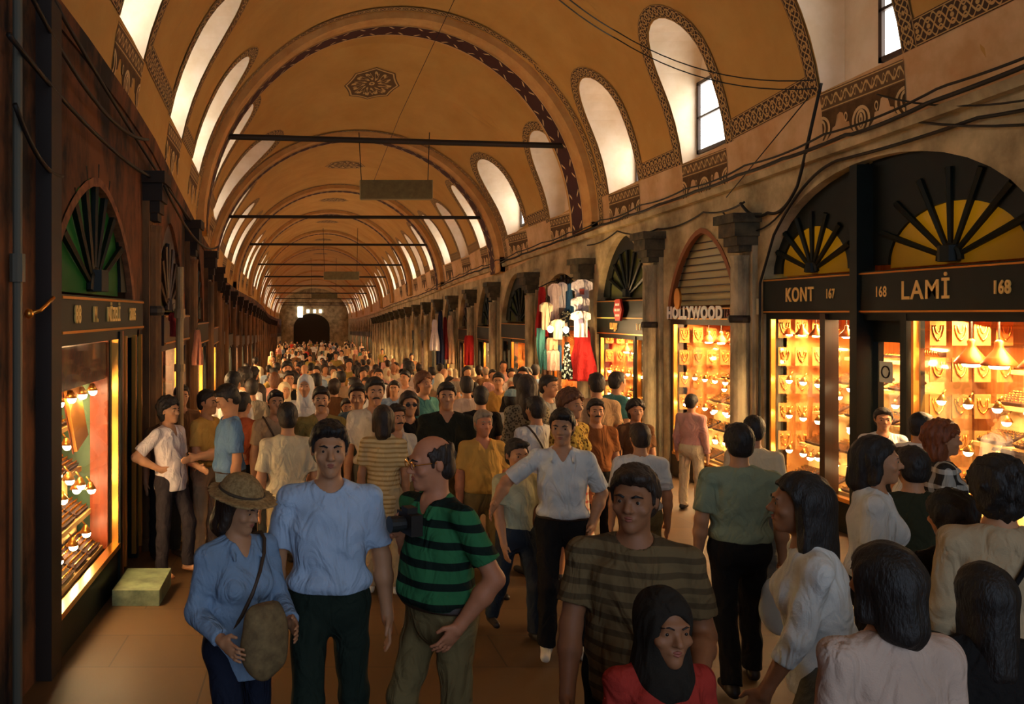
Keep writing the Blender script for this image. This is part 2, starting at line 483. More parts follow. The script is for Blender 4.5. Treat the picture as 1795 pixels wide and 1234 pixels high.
# crown of the vault
vm.cur = 0
ds = [D0, -2.5, 0, 2.5]+[2.5+(D1-2.5)*i/90 for i in range(1, 91)]
NT = 18
for a, b in zip(ds[:-1], ds[1:]):
    for k in range(NT):
        t0 = T1+(PI-2*T1)*k/NT; t1 = T1+(PI-2*T1)*(k+1)/NT
        vm.add([vs_pt(1, a, t0), vs_pt(1, b, t0), vs_pt(1, b, t1), vs_pt(1, a, t1)], [(0, 1, 2, 3)])
# unseen outer shell, added to block sky light leaking through the vault seams
vm.cur = 0
for a, b in zip(ds[:-1], ds[1:]):
    for k in range(16):
        t0, t1 = PI*k/16, PI*(k+1)/16
        vm.add([vs_pt(1, a, t0, -.75), vs_pt(1, b, t0, -.75), vs_pt(1, b, t1, -.75), vs_pt(1, a, t1, -.75)], [(0, 1, 2, 3)])
ceil_o = tag(vm.build('ceiling', [M_vault, M_reveal, M_band], smooth=False), kind='structure')
ob = om.build('painted_border', M_arab, ceil_o)
stn = st.build('painted_motif', [M_stencil, M_stlight, M_leaf], ceil_o)
# medallions on the crown
mm = MB()
for dc in (20.4, 28.0, 37.2, 46.8, 57.5, 69.5, 82.5, 95.0):
    for k in range(24):
        a0, a1 = 2*PI*k/24, 2*PI*(k+1)/24
        q = []
        for a, r in ((a0, .0), (a1, .0), (a1, .62), (a0, .62)):
            r2 = r*(1+.07*math.cos(8*a)); dd = dc+r2*1.1*math.sin(a); x = r2*math.cos(a)
            q.append((cxf(dd)+x, dd, sprf(dd)+(crnf(dd)-sprf(dd))*math.sqrt(1-(x/hwf(dd))**2)-.012))
        mm.add(q, [(0, 1, 2, 3)], [[(a0*.33, .0001), (a1*.33, .0001), (a1*.33, 1), (a0*.33, 1)]])
mm.build('painted_medallion', M_leaf, ceil_o)

# ------------------------------------------------------------------ transverse ribs
for ri, rd in enumerate(ribs):
    rb = MB(); cb = MB(); pb = MB()
    NA = 48
    w0, w1, dep = (-0.35, 0.70, 0.13)
    tt = [PI*k/NA for k in range(NA+1)]
    def RP(dd, t, ins): 
        return vs_pt(1, dd, t, ins)
    foot = lambda dd: sprf(dd)
    for t0, t1 in zip(tt[:-1], tt[1:]):
        a, b = rd+w0, rd+w1
        rb.add([RP(a, t0, 0), RP(a, t1, 0), RP(a, t1, dep), RP(a, t0, dep)], [(0, 1, 2, 3)])
        rb.add([RP(a, t0, dep), RP(a, t1, dep), RP(a+.28, t1, dep+.03), RP(a+.28, t0, dep+.03)], [(0, 1, 2, 3)])
        rb.add([RP(a+.28, t0, dep+.03), RP(a+.28, t1, dep+.03), RP(b, t1, dep+.03), RP(b, t0, dep+.03)], [(0, 1, 2, 3)])
        rb.add([RP(b, t0, dep+.03), RP(b, t1, dep+.03), RP(b, t1, 0), RP(b, t0, 0)], [(0, 1, 2, 3)])
        u0, u1 = t0*4.0, t1*4.0
        if rd < 70:
            cb.add([RP(a+.36, t0, dep+.042), RP(a+.36, t1, dep+.042), RP(b-.1, t1, dep+.042), RP(b-.1, t0, dep+.042)], [(0, 1, 2, 3)], [[(u0+.31, .0001), (u1+.31, .0001), (u1+.31, 1), (u0+.31, 1)]])
            pb.add([RP(a-.30, t0, .012), RP(a-.30, t1, .012), RP(a-.08, t1, .012), RP(a-.08, t0, .012)], [(0, 1, 2, 3)], [[(u0, .0001), (u1, .0001), (u1, 1), (u0, 1)]])
    # feet run down the wall to the ledge
    for side in (1, -1):
        t = 0 if side > 0 else PI
        a, b = rd+w0, rd+w1
        X = lambda dd, ins: (XR(dd)-ins) if side > 0 else (XL(dd)+ins)
        zl = corf(rd)+.25
        rb.hexa([(X(a, dep+.03), a, zl), (X(b, dep+.03), b, zl), (X(b, 0), b, zl), (X(a, 0), a, zl),
                 (X(a, dep+.03), a, sprf(a)), (X(b, dep+.03), b, sprf(b)), (X(b, 0), b, sprf(b)), (X(a, 0), a, sprf(a))])
    ro = tag(rb.build('trim_%d' % (ri+1), M_rib), kind='structure')
    if rd < 70:
        cb.build('crossed_band', M_cross, ro); pb.build('scroll_band', M_arab, ro)
    # iron tie rod through the rib
    if rd > 10:
        zr = {17.4: 3.55, 23.35: 2.66, 32.7: 2.66, 41.95: 2.42}.get(rd, sprf(rd)+(crnf(rd)-sprf(rd))*.36)
        q = (zr-sprf(rd))/(crnf(rd)-sprf(rd)); hx = hwf(rd)*math.sqrt(1-q*q)
        m = MB(); y = rd+.2
        tl = 0.19 if rd == 17.4 else 0.03
        hx -= .15
        m.tube([(cxf(rd)-hx, y, zr+tl*.5), (cxf(rd)+hx, y, zr-tl*.5)], 0.06 if rd < 20 else .045, 8)
        o = m.build('tie_rod', M_iron)
        ords = {17.4: 'nearest black iron tie rod, spanning the first painted arch', 23.35: 'second black iron tie rod, below the hanging grey board',
                32.7: 'third black iron tie rod down the vault', 41.95: 'fourth black iron tie rod down the vault'}
        tag(o, ords.get(rd, 'thin black iron tie rod spanning the dim far end of the vault'), 'tie rod', 'tie rods across the vault')

# ------------------------------------------------------------------ floor and end wall
fm = MB(); ds = [D0+(D1-D0)*i/60 for i in range(61)]
for a, b in zip(ds[:-1], ds[1:]):
    fm.add([(-9, a, floorZ(a)), (13, a, floorZ(a)), (13, b, floorZ(b)), (-9, b, floorZ(b))], [(0, 1, 2, 3)])
m, nt, out = newmat('worn_stone_paving')
p = nd(nt, 'ShaderNodeBsdfPrincipled'); p.inputs['Roughness'].default_value = 0.55
tc = nd(nt, 'ShaderNodeTexCoord'); n1 = nd(nt, 'ShaderNodeTexNoise'); n1.inputs['Scale'].default_value = 1.3; n1.inputs['Detail'].default_value = 8
nt.links.new(tc.outputs['Object'], n1.inputs['Vector'])
bt = nd(nt, 'ShaderNodeTexBrick'); bt.inputs['Scale'].default_value = 1.0; bt.inputs['Brick Width'].default_value = 1.3; bt.inputs['Row Height'].default_value = .62; bt.inputs['Mortar Size'].default_value = .006
bt.inputs['Color1'].default_value = (*lin((104, 74, 40)), 1); bt.inputs['Color2'].default_value = (*lin((90, 64, 35)), 1); bt.inputs['Mortar'].default_value = (*lin((60, 44, 27)), 1)
nt.links.new(tc.outputs['Object'], bt.inputs['Vector'])
nt.links.new(mixc(nt, mth(nt, 'MULTIPLY', n1.outputs['Fac'], .6), bt.outputs['Color'], lin((62, 44, 25))), p.inputs['Base Color'])
nt.links.new(p.outputs[0], out.inputs[0])
tag(fm.build('floor', m), kind='structure')

em = MB(); de = D1-.3
prof = [(cxf(de)+hwf(de)*math.cos(PI*k/30), de, sprf(de)+(crnf(de)-sprf(de))*math.sin(PI*k/30)) for k in range(31)]
prof = [(XR(de), de, floorZ(de))]+prof+[(XL(de), de, floorZ(de))]
em.add(prof, [tuple(range(len(prof)))])
ew = tag(em.build('wall_end', M_stain), kind='structure')
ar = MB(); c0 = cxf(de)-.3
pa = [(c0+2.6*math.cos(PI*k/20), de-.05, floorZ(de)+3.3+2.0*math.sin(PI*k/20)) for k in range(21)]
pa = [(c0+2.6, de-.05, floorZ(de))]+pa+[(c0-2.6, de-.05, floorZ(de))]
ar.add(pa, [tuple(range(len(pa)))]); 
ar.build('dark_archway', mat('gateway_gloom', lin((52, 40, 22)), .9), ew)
for k, (xx, ww) in enumerate(((-2.0, .7), (-.7, .35), (.25, .35), (1.1, .35))):
    g = MB(); zc = .15 if k else -.5; hh = .45 if k else 1.5
    g.box(c0+xx, c0+xx+ww, de-.12, de-.06, zc, zc+hh)
    nwin += 1
    tag(g.build('window_%d' % nwin, M_day), kind='structure')
# ------------------------------------------------------------------ shops along both sides
def part(mb, name, m, parent, smooth=False):
    """a part modelled in street coordinates under a thing whose Empty stands at its base"""
    o = mb.build(name, m, parent, smooth)
    if parent.type == 'EMPTY': o.location = -parent.location
    return o

def arch_pts(d0, d1, zs, za, pointed, n=20):
    mid, hw = .5*(d0+d1), .5*(d1-d0); q = []
    for k in range(n+1):
        u = -math.cos(PI*k/n)
        h = (1-abs(u)**1.7)**.68 if pointed else math.sqrt(max(0, 1-u*u))
        q.append((mid+hw*u, zs+(za-zs)*h))
    return q

def text_on(side, txt, d, z, off, size, m, parent, sx=1.0, name='lettering', weight=.004):
    cu = bpy.data.curves.new(name, 'FONT'); cu.body = txt; cu.size = size; cu.align_x = 'CENTER'; cu.align_y = 'CENTER'
    cu.extrude = .006; cu.offset = weight; cu.space_character = 1.12
    cu.materials.append(m)
    o = link(name, cu, parent)
    me = bpy.data.meshes.new_from_object(o); bpy.data.objects.remove(o)
    if not me.materials: me.materials.append(m)
    o = link(name, me, parent)
    pos = Vector(P(side, d, z, off))
    ex = (Vector(P(side, d-side*.4, z, off))-Vector(P(side, d+side*.4, z, off))).normalized()
    ez = Vector((0, 0, 1)); en = ex.cross(ez)
    Rm = Matrix((ex, ez, en)).transposed()
    o.rotation_euler = Rm.to_euler(); o.scale = (sx, 1, 1)
    o.location = pos-(parent.location if parent.type == 'EMPTY' else parent.parent.location*0)
    return o

def area(loc, direction, sx, sy, power, col, name='shop_light'):
    l = bpy.data.lights.new(name, 'AREA'); l.shape = 'RECTANGLE'; l.size = sx; l.size_y = sy; l.energy = power; l.color = col
    o = link(name, l); o.location = loc
    o.rotation_euler = Vector(direction).to_track_quat('-Z', 'Y').to_euler()
    return o
WARM = (1.0, 0.62, 0.27)

# prototypes of the jewellery, modelled with the street towards local +Y
def ring_tray():
    r = empty('ring_tray')
    t = MB(); t.box(-.17, .17, -.11, .11, 0, .02); t.box(-.17, .17, -.11, -.1, .02, .03); t.box(-.17, .17, .1, .11, .02, .03)
    t.build('tray_base', M_velvet, r)
    g = MB()
    for i in range(8):
        for j in range(5):
            c = Vector((-.145+i*.0415, -.085+j*.0425, .034)); n = 7
            g.tube([c+Vector((.014*math.cos(2*PI*k/n), 0, .014*math.sin(2*PI*k/n))) for k in range(n+1)], .0042, 4, False)
    tag(g.build('rings', M_gold, r), kind='stuff')
    return r
def bust():
    r = empty('necklace_bust')
    b = MB(); b.lathe([(.075, 0), (.08, .01), (.035, .02), (.03, .06), (.075, .10), (.095, .17), (.085, .22), (.045, .26), (.036, .31), (.03, .32)], n=14, sy=.6)
    b.build('bust_form', M_cream, r, True)
    g = MB()
    for w, dz in ((.055, .085), (.075, .12)):
        g.tube([(w*math.cos(a), .055+.012*math.sin(a)*-1, .255-dz*(1-math.sin(a)*-1)*.6) for a in [PI+PI*k/12 for k in range(13)]], .006, 5)
    g.build('necklace', M_gold, r, True)
    return r
def bangle_roll():
    r = empty('bangle_stand')
    b = MB(); b.tube([(-.16, 0, .10), (.16, 0, .10)], .028, 10); b.box(-.17, -.155, -.03, .03, 0, .12); b.box(.155, .17, -.03, .03, 0, .12)
    b.build('velvet_roll', M_velvet, r)
    g = MB(); n = 10
    for i in range(9):
        x = -.13+i*.0325
        g.tube([(x, .038*math.cos(2*PI*k/n), .10+.038*math.sin(2*PI*k/n)) for k in range(n+1)], .006, 5, False)
    g.build('bangles', M_gold, r, True)
    return r
def spot():
    r = empty('display_spotlight')
    b = MB(); b.lathe([(.012, .05), (.02, .035), (.04, 0)], n=10); b.tube([(0, 0, .05), (0, -.03, .085)], .006, 5)
    b.build('reflector', M_brass, r, True)
    g = MB(); g.ball((0, .006, -.004), .03, 8, 6); g.build('bulb', M_bulb, r, True)
    return r
def pendant():
    r = empty('pendant_lamp')
    b = MB(); b.lathe([(.13, 0), (.132, .015), (.09, .07), (.045, .13), (.03, .16), (.035, .20), (.012, .22)], n=18)
    b.build('lamp_shade', M_copper, r, True)
    c = MB(); c.tube([(0, 0, .22), (0, 0, .45)], .006, 5); c.build('cord', M_cable, r)
    g = MB(); g.lathe([(.02, -.03), (.06, -.025), (.075, 0), (.03, .04)], n=12); g.build('bulb', M_bulb, r, True)
    return r
PROTO = {}
def place(fn, loc, rz, label, cat, group, tilt=0, sc=1.0):
    if fn not in PROTO:
        o = fn(); PROTO[fn] = o
    else:
        o = copy_tree(PROTO[fn])
    o.location = loc; o.rotation_euler = (tilt, 0, rz); o.scale = (sc, sc, sc)
    return tag(o, label, cat, group)

def necklace_card():
    r = empty('necklace_card')
    b = MB(); b.box(-.08, .08, -.006, .006, 0, .24); b.build('card_back', mat('amber_velvet', lin((190, 116, 56)), .9), r)
    g = MB(); g.tube([(.055*math.cos(a), -.012, .20+(.14 if k % 2 else .145)*math.sin(a)) for k, a in enumerate([PI+PI*k/14 for k in range(15)])], .008, 5)
    g.tube([(.03*math.cos(a), -.012, .20+.08*math.sin(a)) for a in [PI+PI*k/10 for k in range(11)]], .006, 5)
    g.ball((0, -.014, .055), .014, 7, 5); g.build('necklace', M_gold, r, True)
    return r
def side_wall_cards(side, d1, f0, z0, noun):
    """necklaces pinned in rows on the end wall of a window, facing back up the street"""
    for i in range(5):
        for j in range(4):
            p_ = P(side, d1-.115-.0*j, z0+.36*i, f0-.13-.22*j)
            place(necklace_card, p_, 0, 'gold necklace on amber card, end wall, %s' % noun, 'necklace card', 'necklace cards on the end wall of '+noun, tilt=0)
def tiers(side, d0, d1, off0, zs0, root, noun, rows, seed):
    """stepped cream display with trays, bangles, busts and a row of little spotlights under every step"""
    rng = random.Random(seed)
    rz = PI/2 if side > 0 else -PI/2
    s = MB()
    for i, (z, o0) in enumerate(rows):
        wbox(s, side, d0+.04, d1-.04, zs0+.01 if i == 0 else rows[i][0]-.04, z, off0-1.2, off0-o0)
        if i: wbox(s, side, d0+.04, d1-.04, rows[i-1][0], rows[i][0]-.04, off0-1.2, off0-o0-.12)
    part(s, 'display_steps', M_cream, root)
    nm = ['lowest', 'second', 'third', 'top', 'uppermost']
    W = d1-d0
    for i, (z, o0) in enumerate(rows):
        n = max(1, int((W-.1)/.40))
        for k in range(n):
            dd = d0+.06+(W-.12)*(k+.5)/n
            if i < len(rows)-1:
                width = rows[i+1][1]-o0
                for j in range(max(1, int(width/.24))):
                    place(ring_tray, P(side, dd, z+.055, off0-o0-.12-.235*j), rz, 'tray of gold rings on the %s step, %s' % (nm[i], noun), 'jewellery tray', 'ring trays on the %s step of %s' % (nm[i], noun), tilt=-.45)
            else:
                q = (k+seed) % 3
                if q == 0: place(bust, P(side, dd, z+.004, off0-o0-.22), rz, 'cream neck bust with a gold necklace in %s' % noun, 'display bust', 'necklace busts of %s' % noun)
                elif q == 1: place(bangle_roll, P(side, dd, z+.004, off0-o0-.17), rz, 'velvet roll threaded with gold bangles in %s' % noun, 'bangle stand', 'bangle stands of %s' % noun, sc=1.1)
                else: place(ring_tray, P(side, dd, z+.03, off0-o0-.2), rz, 'tray of gold rings on the %s step, %s' % (nm[i], noun), 'jewellery tray', 'ring trays on the %s step of %s' % (nm[i], noun), tilt=-.0)
        if i:
            for k in range(n):
                dd = d0+.06+(W-.12)*(k+.5)/n
                place(spot, P(side, dd, z-.15, off0-o0+.01), rz, 'small glowing spotlight under the %s step, %s' % (nm[i], noun), 'spotlight', 'spotlights under the %s step of %s' % (nm[i], noun), sc=1.25)

wallmb = {1: MB(), -1: MB()}
def wall_panel(side, D0_, D1_, op):
    """street wall of one bay; op is the outline of the opening or None"""
    top = corf if side > 0 else topL
    mb = wallmb[side]
    if op is None:
        n = max(1, int((D1_-D0_)/1.0))
        for i in range(n):
            a, b = D0_+(D1_-D0_)*i/n, D0_+(D1_-D0_)*(i+1)/n
            mb.add([P(side, a, floorZ(a)-.3, 0), P(side, b, floorZ(b)-.3, 0), P(side, b, top(b), 0), P(side, a, top(a), 0)], [(0, 1, 2, 3)])
        return
    outer = [(D0_, floorZ(D0_)-.5), (D1_, floorZ(D1_)-.5), (D1_, top(D1_)), (D0_, top(D0_))]
    mid = .5*(op[0][0]+op[-1][0])
    zmid = .5*(max(q[1] for q in op)+min(q[1] for q in op))
    rows, _ = rings(op, outer, (mid, zmid), n=36, K=1)
    n = len(rows[0])
    vs = [P(side, q[0], q[1], 0) for q in rows[0]]+[P(side, q[0], q[1], 0) for q in rows[1]]+[P(side, q[0], q[1], -.3) for q in rows[0]]
    mb.add(vs, [(i, (i+1) % n, n+(i+1) % n, n+i) for i in range(n)]+[(i, (i+1) % n, 2*n+(i+1) % n, 2*n+i) for i in range(n)])

def fan(side, c, zb, R, outer, off, root, glassm, framem, spokes=7, sq=1.0, long_=1.0):
    """fanlight: spokes over coloured glass; dark infill round it, painted unlit glass at the wide shop"""
    inner = [(c+R*math.cos(PI*k/24), zb+.05+R*sq*math.sin(PI*k/24)) for k in range(25)]
    inner += [(c-R, zb), (c+R, zb)]
    rows, _ = rings(inner, outer, (c, zb+.02), n=40, K=1, a0=.02, a1=PI-.02)
    n = len(rows[0]); m = MB()
    A = [P(side, q[0], q[1], off) for q in rows[0]]; B = [P(side, q[0], q[1], off) for q in rows[1]]
    C2 = [P(side, q[0], q[1], off-.05) for q in rows[0]]; D2 = [P(side, q[0], q[1], off-.05) for q in rows[1]]
    m.add(A+B+C2+D2, [(i, i+1, n+i+1, n+i) for i in range(n-1)]+[(2*n+i, 2*n+i+1, 3*n+i+1, 3*n+i) for i in range(n-1)]+[(i, i+1, 2*n+i+1, 2*n+i) for i in range(n-1)])
    part(m, 'fanlight_dark_infill', framem, root)
    s = MB()
    for k in range(1, spokes+1):
        a = PI*k/(spokes+1)
        s.tube([P(side, c+.1*R*math.cos(a), zb+.04+.1*R*math.sin(a), off), P(side, c+R*long_*math.cos(a), zb+.04+R*long_*(1+(sq-1)*.4)*math.sin(a), off+.01)], [.024, .038], 6)
    for rr in (.16,):
        q = [P(side, c+rr*R*math.cos(PI*k/10), zb+.03+rr*R*math.sin(PI*k/10), off+.01) for k in range(11)]
        s.tube(q, .03, 6)
    s.tube([P(side, c-.0, zb+.02, off), P(side, c, zb+.02+.17*R, off)], .12*R, 8)
    part(s, 'fanlight_spokes', framem, root)
    g = MB(); g.add([P(side, q[0], q[1], off-.03) for q in inner], [tuple(range(len(inner)))])
    part(g, 'fanlight_glass', glassm, root)

def translucent(name, col, mixf=.75):
    m, nt, out = newmat(name)
    t = nd(nt, 'ShaderNodeBsdfTranslucent'); t.inputs[0].default_value = (*col, 1)
    p = nd(nt, 'ShaderNodeBsdfPrincipled'); p.inputs['Base Color'].default_value = (*col, 1); p.inputs['Roughness'].default_value = .25
    n = nd(nt, 'ShaderNodeTexVoronoi'); n.inputs['Scale'].default_value = 45
    b = nd(nt, 'ShaderNodeBump'); b.inputs['Strength'].default_value = .5; nt.links.new(n.outputs[0], b.inputs['Height']); nt.links.new(b.outputs[0], p.inputs['Normal'])
    x = nd(nt, 'ShaderNodeMixShader'); x.inputs[0].default_value = mixf
    nt.links.new(p.outputs[0], x.inputs[1]); nt.links.new(t.outputs[0], x.inputs[2]); nt.links.new(x.outputs[0], out.inputs[0])
    return m
M_amb_t = translucent('amber_ribbed_pane', lin((196, 150, 40)), .6)
M_grn_t = translucent('green_ribbed_pane', lin((74, 134, 70)), .6)
M_dim_t = translucent('smoky_olive_pane', lin((96, 100, 58)), .4)

def shop(side, d0, d1, zs, za, pointed=True, near=1, noun='', label='', cat='shop', group=None, fascia=None, framem=None, fans=None, segs=None, fango=True, power=55, seed=1, left_ext=0, glass=M_dim_t, wallz=None, trim=None, lining=None):
    mid = .5*(d0+d1); fl = floorZ(mid)
    framem = framem or M_green
    ap = arch_pts(d0, d1, zs, za, pointed)
    op = [(d0, fl-.25)]+ap+[(d1, fl-.25)]
    f0 = (-.06 if side > 0 else .02)
    root = empty('shop_front', P(side, mid, fl, f0), label, cat, group)
    zf0, zf1 = fascia or (zs-.42, zs-.02)
    sill = fl+.34
    # frame: posts, fascia, stall riser
    m = MB()
    wbox(m, side, d0-.0, d0+.09, fl, zf0, f0-.14, f0+.03); wbox(m, side, d1-.09, d1, fl, zf0, f0-.14, f0+.03)
    wbox(m, side, d0, d1, zf0-.07, zf0+.01, f0-.14, f0+.03)
    segs = segs or [('win', d0+.09, d1-.75), ('door', d1-.72, d1-.09)]
    for k, s in enumerate(segs[:-1]):
        e = s[2] if segs[0][1] < segs[-1][1] else s[1]
        wbox(m, side, e-.02, e+.07, fl, zf0, f0-.14, f0+.05)
    part(m, 'post_frame', framem, root)
    b = MB(); wbox(b, side, d0, d1, zf0, zf1, f0-.05, f0+.07)
    fb = part(b, 'fascia_board', framem, root)
    if near:
        g = MB()
        for z in (zf0+.015, zf1-.03): wbox(g, side, d0+.03, d1-.03, z, z+.018, f0+.07, f0+.085)
        for s in segs:
            if s[0] == 'win': 
                wbox(g, side, s[1], s[2], sill-.015, sill+.03, f0-.03, f0+.05)
                wbox(g, side, s[1], s[1]+.035, sill, zf0-.07, f0-.02, f0+.035); wbox(g, side, s[2]-.035, s[2], sill, zf0-.07, f0-.02, f0+.035)
        part(g, 'brass_beading', M_brass, root)
    # lining of the shop interior
    lm = lining or M_amber
    ln = MB(); o1 = f0-1.32
    def q4(a, b, c, e): ln.add([a, b, c, e], [(0, 1, 2, 3)])
    zc = zf0+.02
    q4(P(side, d0, fl, o1), P(side, d1, fl, o1), P(side, d1, zc, o1), P(side, d0, zc, o1))
    q4(P(side, d0, fl, f0-.1), P(side, d0, fl, o1), P(side, d0, zc, o1), P(side, d0, zc, f0-.1))
    q4(P(side, d1, fl, f0-.1), P(side, d1, fl, o1), P(side, d1, zc, o1), P(side, d1, zc, f0-.1))
    q4(P(side, d0, zc, f0-.1), P(side, d1, zc, f0-.1), P(side, d1, zc, o1), P(side, d0, zc, o1))
    zt = za+.04
    q4(P(side, d0, zc, o1), P(side, d1, zc, o1), P(side, d1, zt, o1), P(side, d0, zt, o1))
    q4(P(side, d0, zc, f0-.1), P(side, d0, zc, o1), P(side, d0, zt, o1), P(side, d0, zt, f0-.1))
    q4(P(side, d1, zc, f0-.1), P(side, d1, zc, o1), P(side, d1, zt, o1), P(side, d1, zt, f0-.1))
    q4(P(side, d0, zt, f0-.1), P(side, d1, zt, f0-.1), P(side, d1, zt, o1), P(side, d0, zt, o1))
    q4(P(side, d0, fl+.02, f0-.1), P(side, d1, fl+.02, f0-.1), P(side, d1, fl+.02, o1), P(side, d0, fl+.02, o1))
    part(ln, 'interior_lining', lm, root)
    r = MB()
    gl = MB()
    for s in segs:
        if s[0] == 'win':
            wbox(r, side, s[1], s[2], fl-.1, sill-.015, f0-.1, f0+.03)
            gl.add([P(side, s[1], sill, f0), P(side, s[2], sill, f0), P(side, s[2], zf0-.07, f0), P(side, s[1], zf0-.07, f0)], [(0, 1, 2, 3)])
        else:
            wbox(r, side, s[1]+.02, s[1]+.10, fl, zf0-.07, f0-.12, f0-.06); wbox(r, side, s[2]-.10, s[2]-.02, fl, zf0-.07, f0-.12, f0-.06)
            wbox(r, side, s[1]+.02, s[2]-.02, fl, fl+.35, f0-.12, f0-.06); wbox(r, side, s[1]+.02, s[2]-.02, zf0-.3, zf0-.07, f0-.12, f0-.06)
    part(r, 'stall_riser', framem, root)
    if near: part(gl, 'shop_window_pane', M_glass, root)
    # lunette over the fascia
    if fans is None: fans = [(mid, zf1+.03, (d1-d0)*.36, d0, d1)]
    for (c, zb, R, a, e, *ex_) in fans:
        arc = [q for q in ap if a-.001 <= q[0] <= e+.001]
        def az(x): return float(np.interp(x, [q[0] for q in ap], [q[1] for q in ap]))
        outer = [(e, zb), (e, max(zb+.01, az(e)))]+[q for q in reversed(arc) if a < q[0] < e and q[1] > zb]+[(a, max(zb+.01, az(a))), (a, zb)]
        if near == 2:
            mbx = MB(); mbx.add([P(side, q[0], q[1], f0-.07) for q in outer], [tuple(range(len(outer)))]); part(mbx, 'fanlight_glass', glass, root)
        elif near: fan(side, c, zb, R, outer, f0-.06, root, glass, framem, 7, *ex_)
        else:
            mbx = MB(); mbx.add([P(side, q[0], q[1], f0-.06) for q in outer], [tuple(range(len(outer)))]); part(mbx, 'fanlight_dark_infill', framem, root)
    if trim:
        t = MB()
        for i in range(len(ap)-1):
            q0, q1 = ap[i], ap[i+1]
            c = (mid, zs-.3)
            def inn(q): return (q[0]+(c[0]-q[0])*.075, q[1]+(c[1]-q[1])*.055)
            t.add([P(side, *q0, .012), P(side, *q1, .012), P(side, *inn(q1), .012), P(side, *inn(q0), .012), P(side, *inn(q1), -.06), P(side, *inn(q0), -.06)], [(0, 1, 2, 3), (3, 2, 4, 5)])
        part(t, 'arch_trim', trim, root)
    # the lamps inside
    W = d1-d0
    for s in segs:
        if s[0] == 'win':
            c = .5*(s[1]+s[2]); inn = Vector(P(side, c, zf0-.09, f0-.45))
            area(inn, (-side*.25, 0, -1), (s[2]-s[1])*.8, .4, power*1.7*(s[2]-s[1])/1.6, WARM)
    return root, fb, (f0, fl, sill, zf0, zf1, segs)

def bay_edges(ops, a, b):
    e = [a]
    for i in range(len(ops)-1): e.append(.5*(ops[i][1]+ops[i+1][0]))
    e.append(b); return e

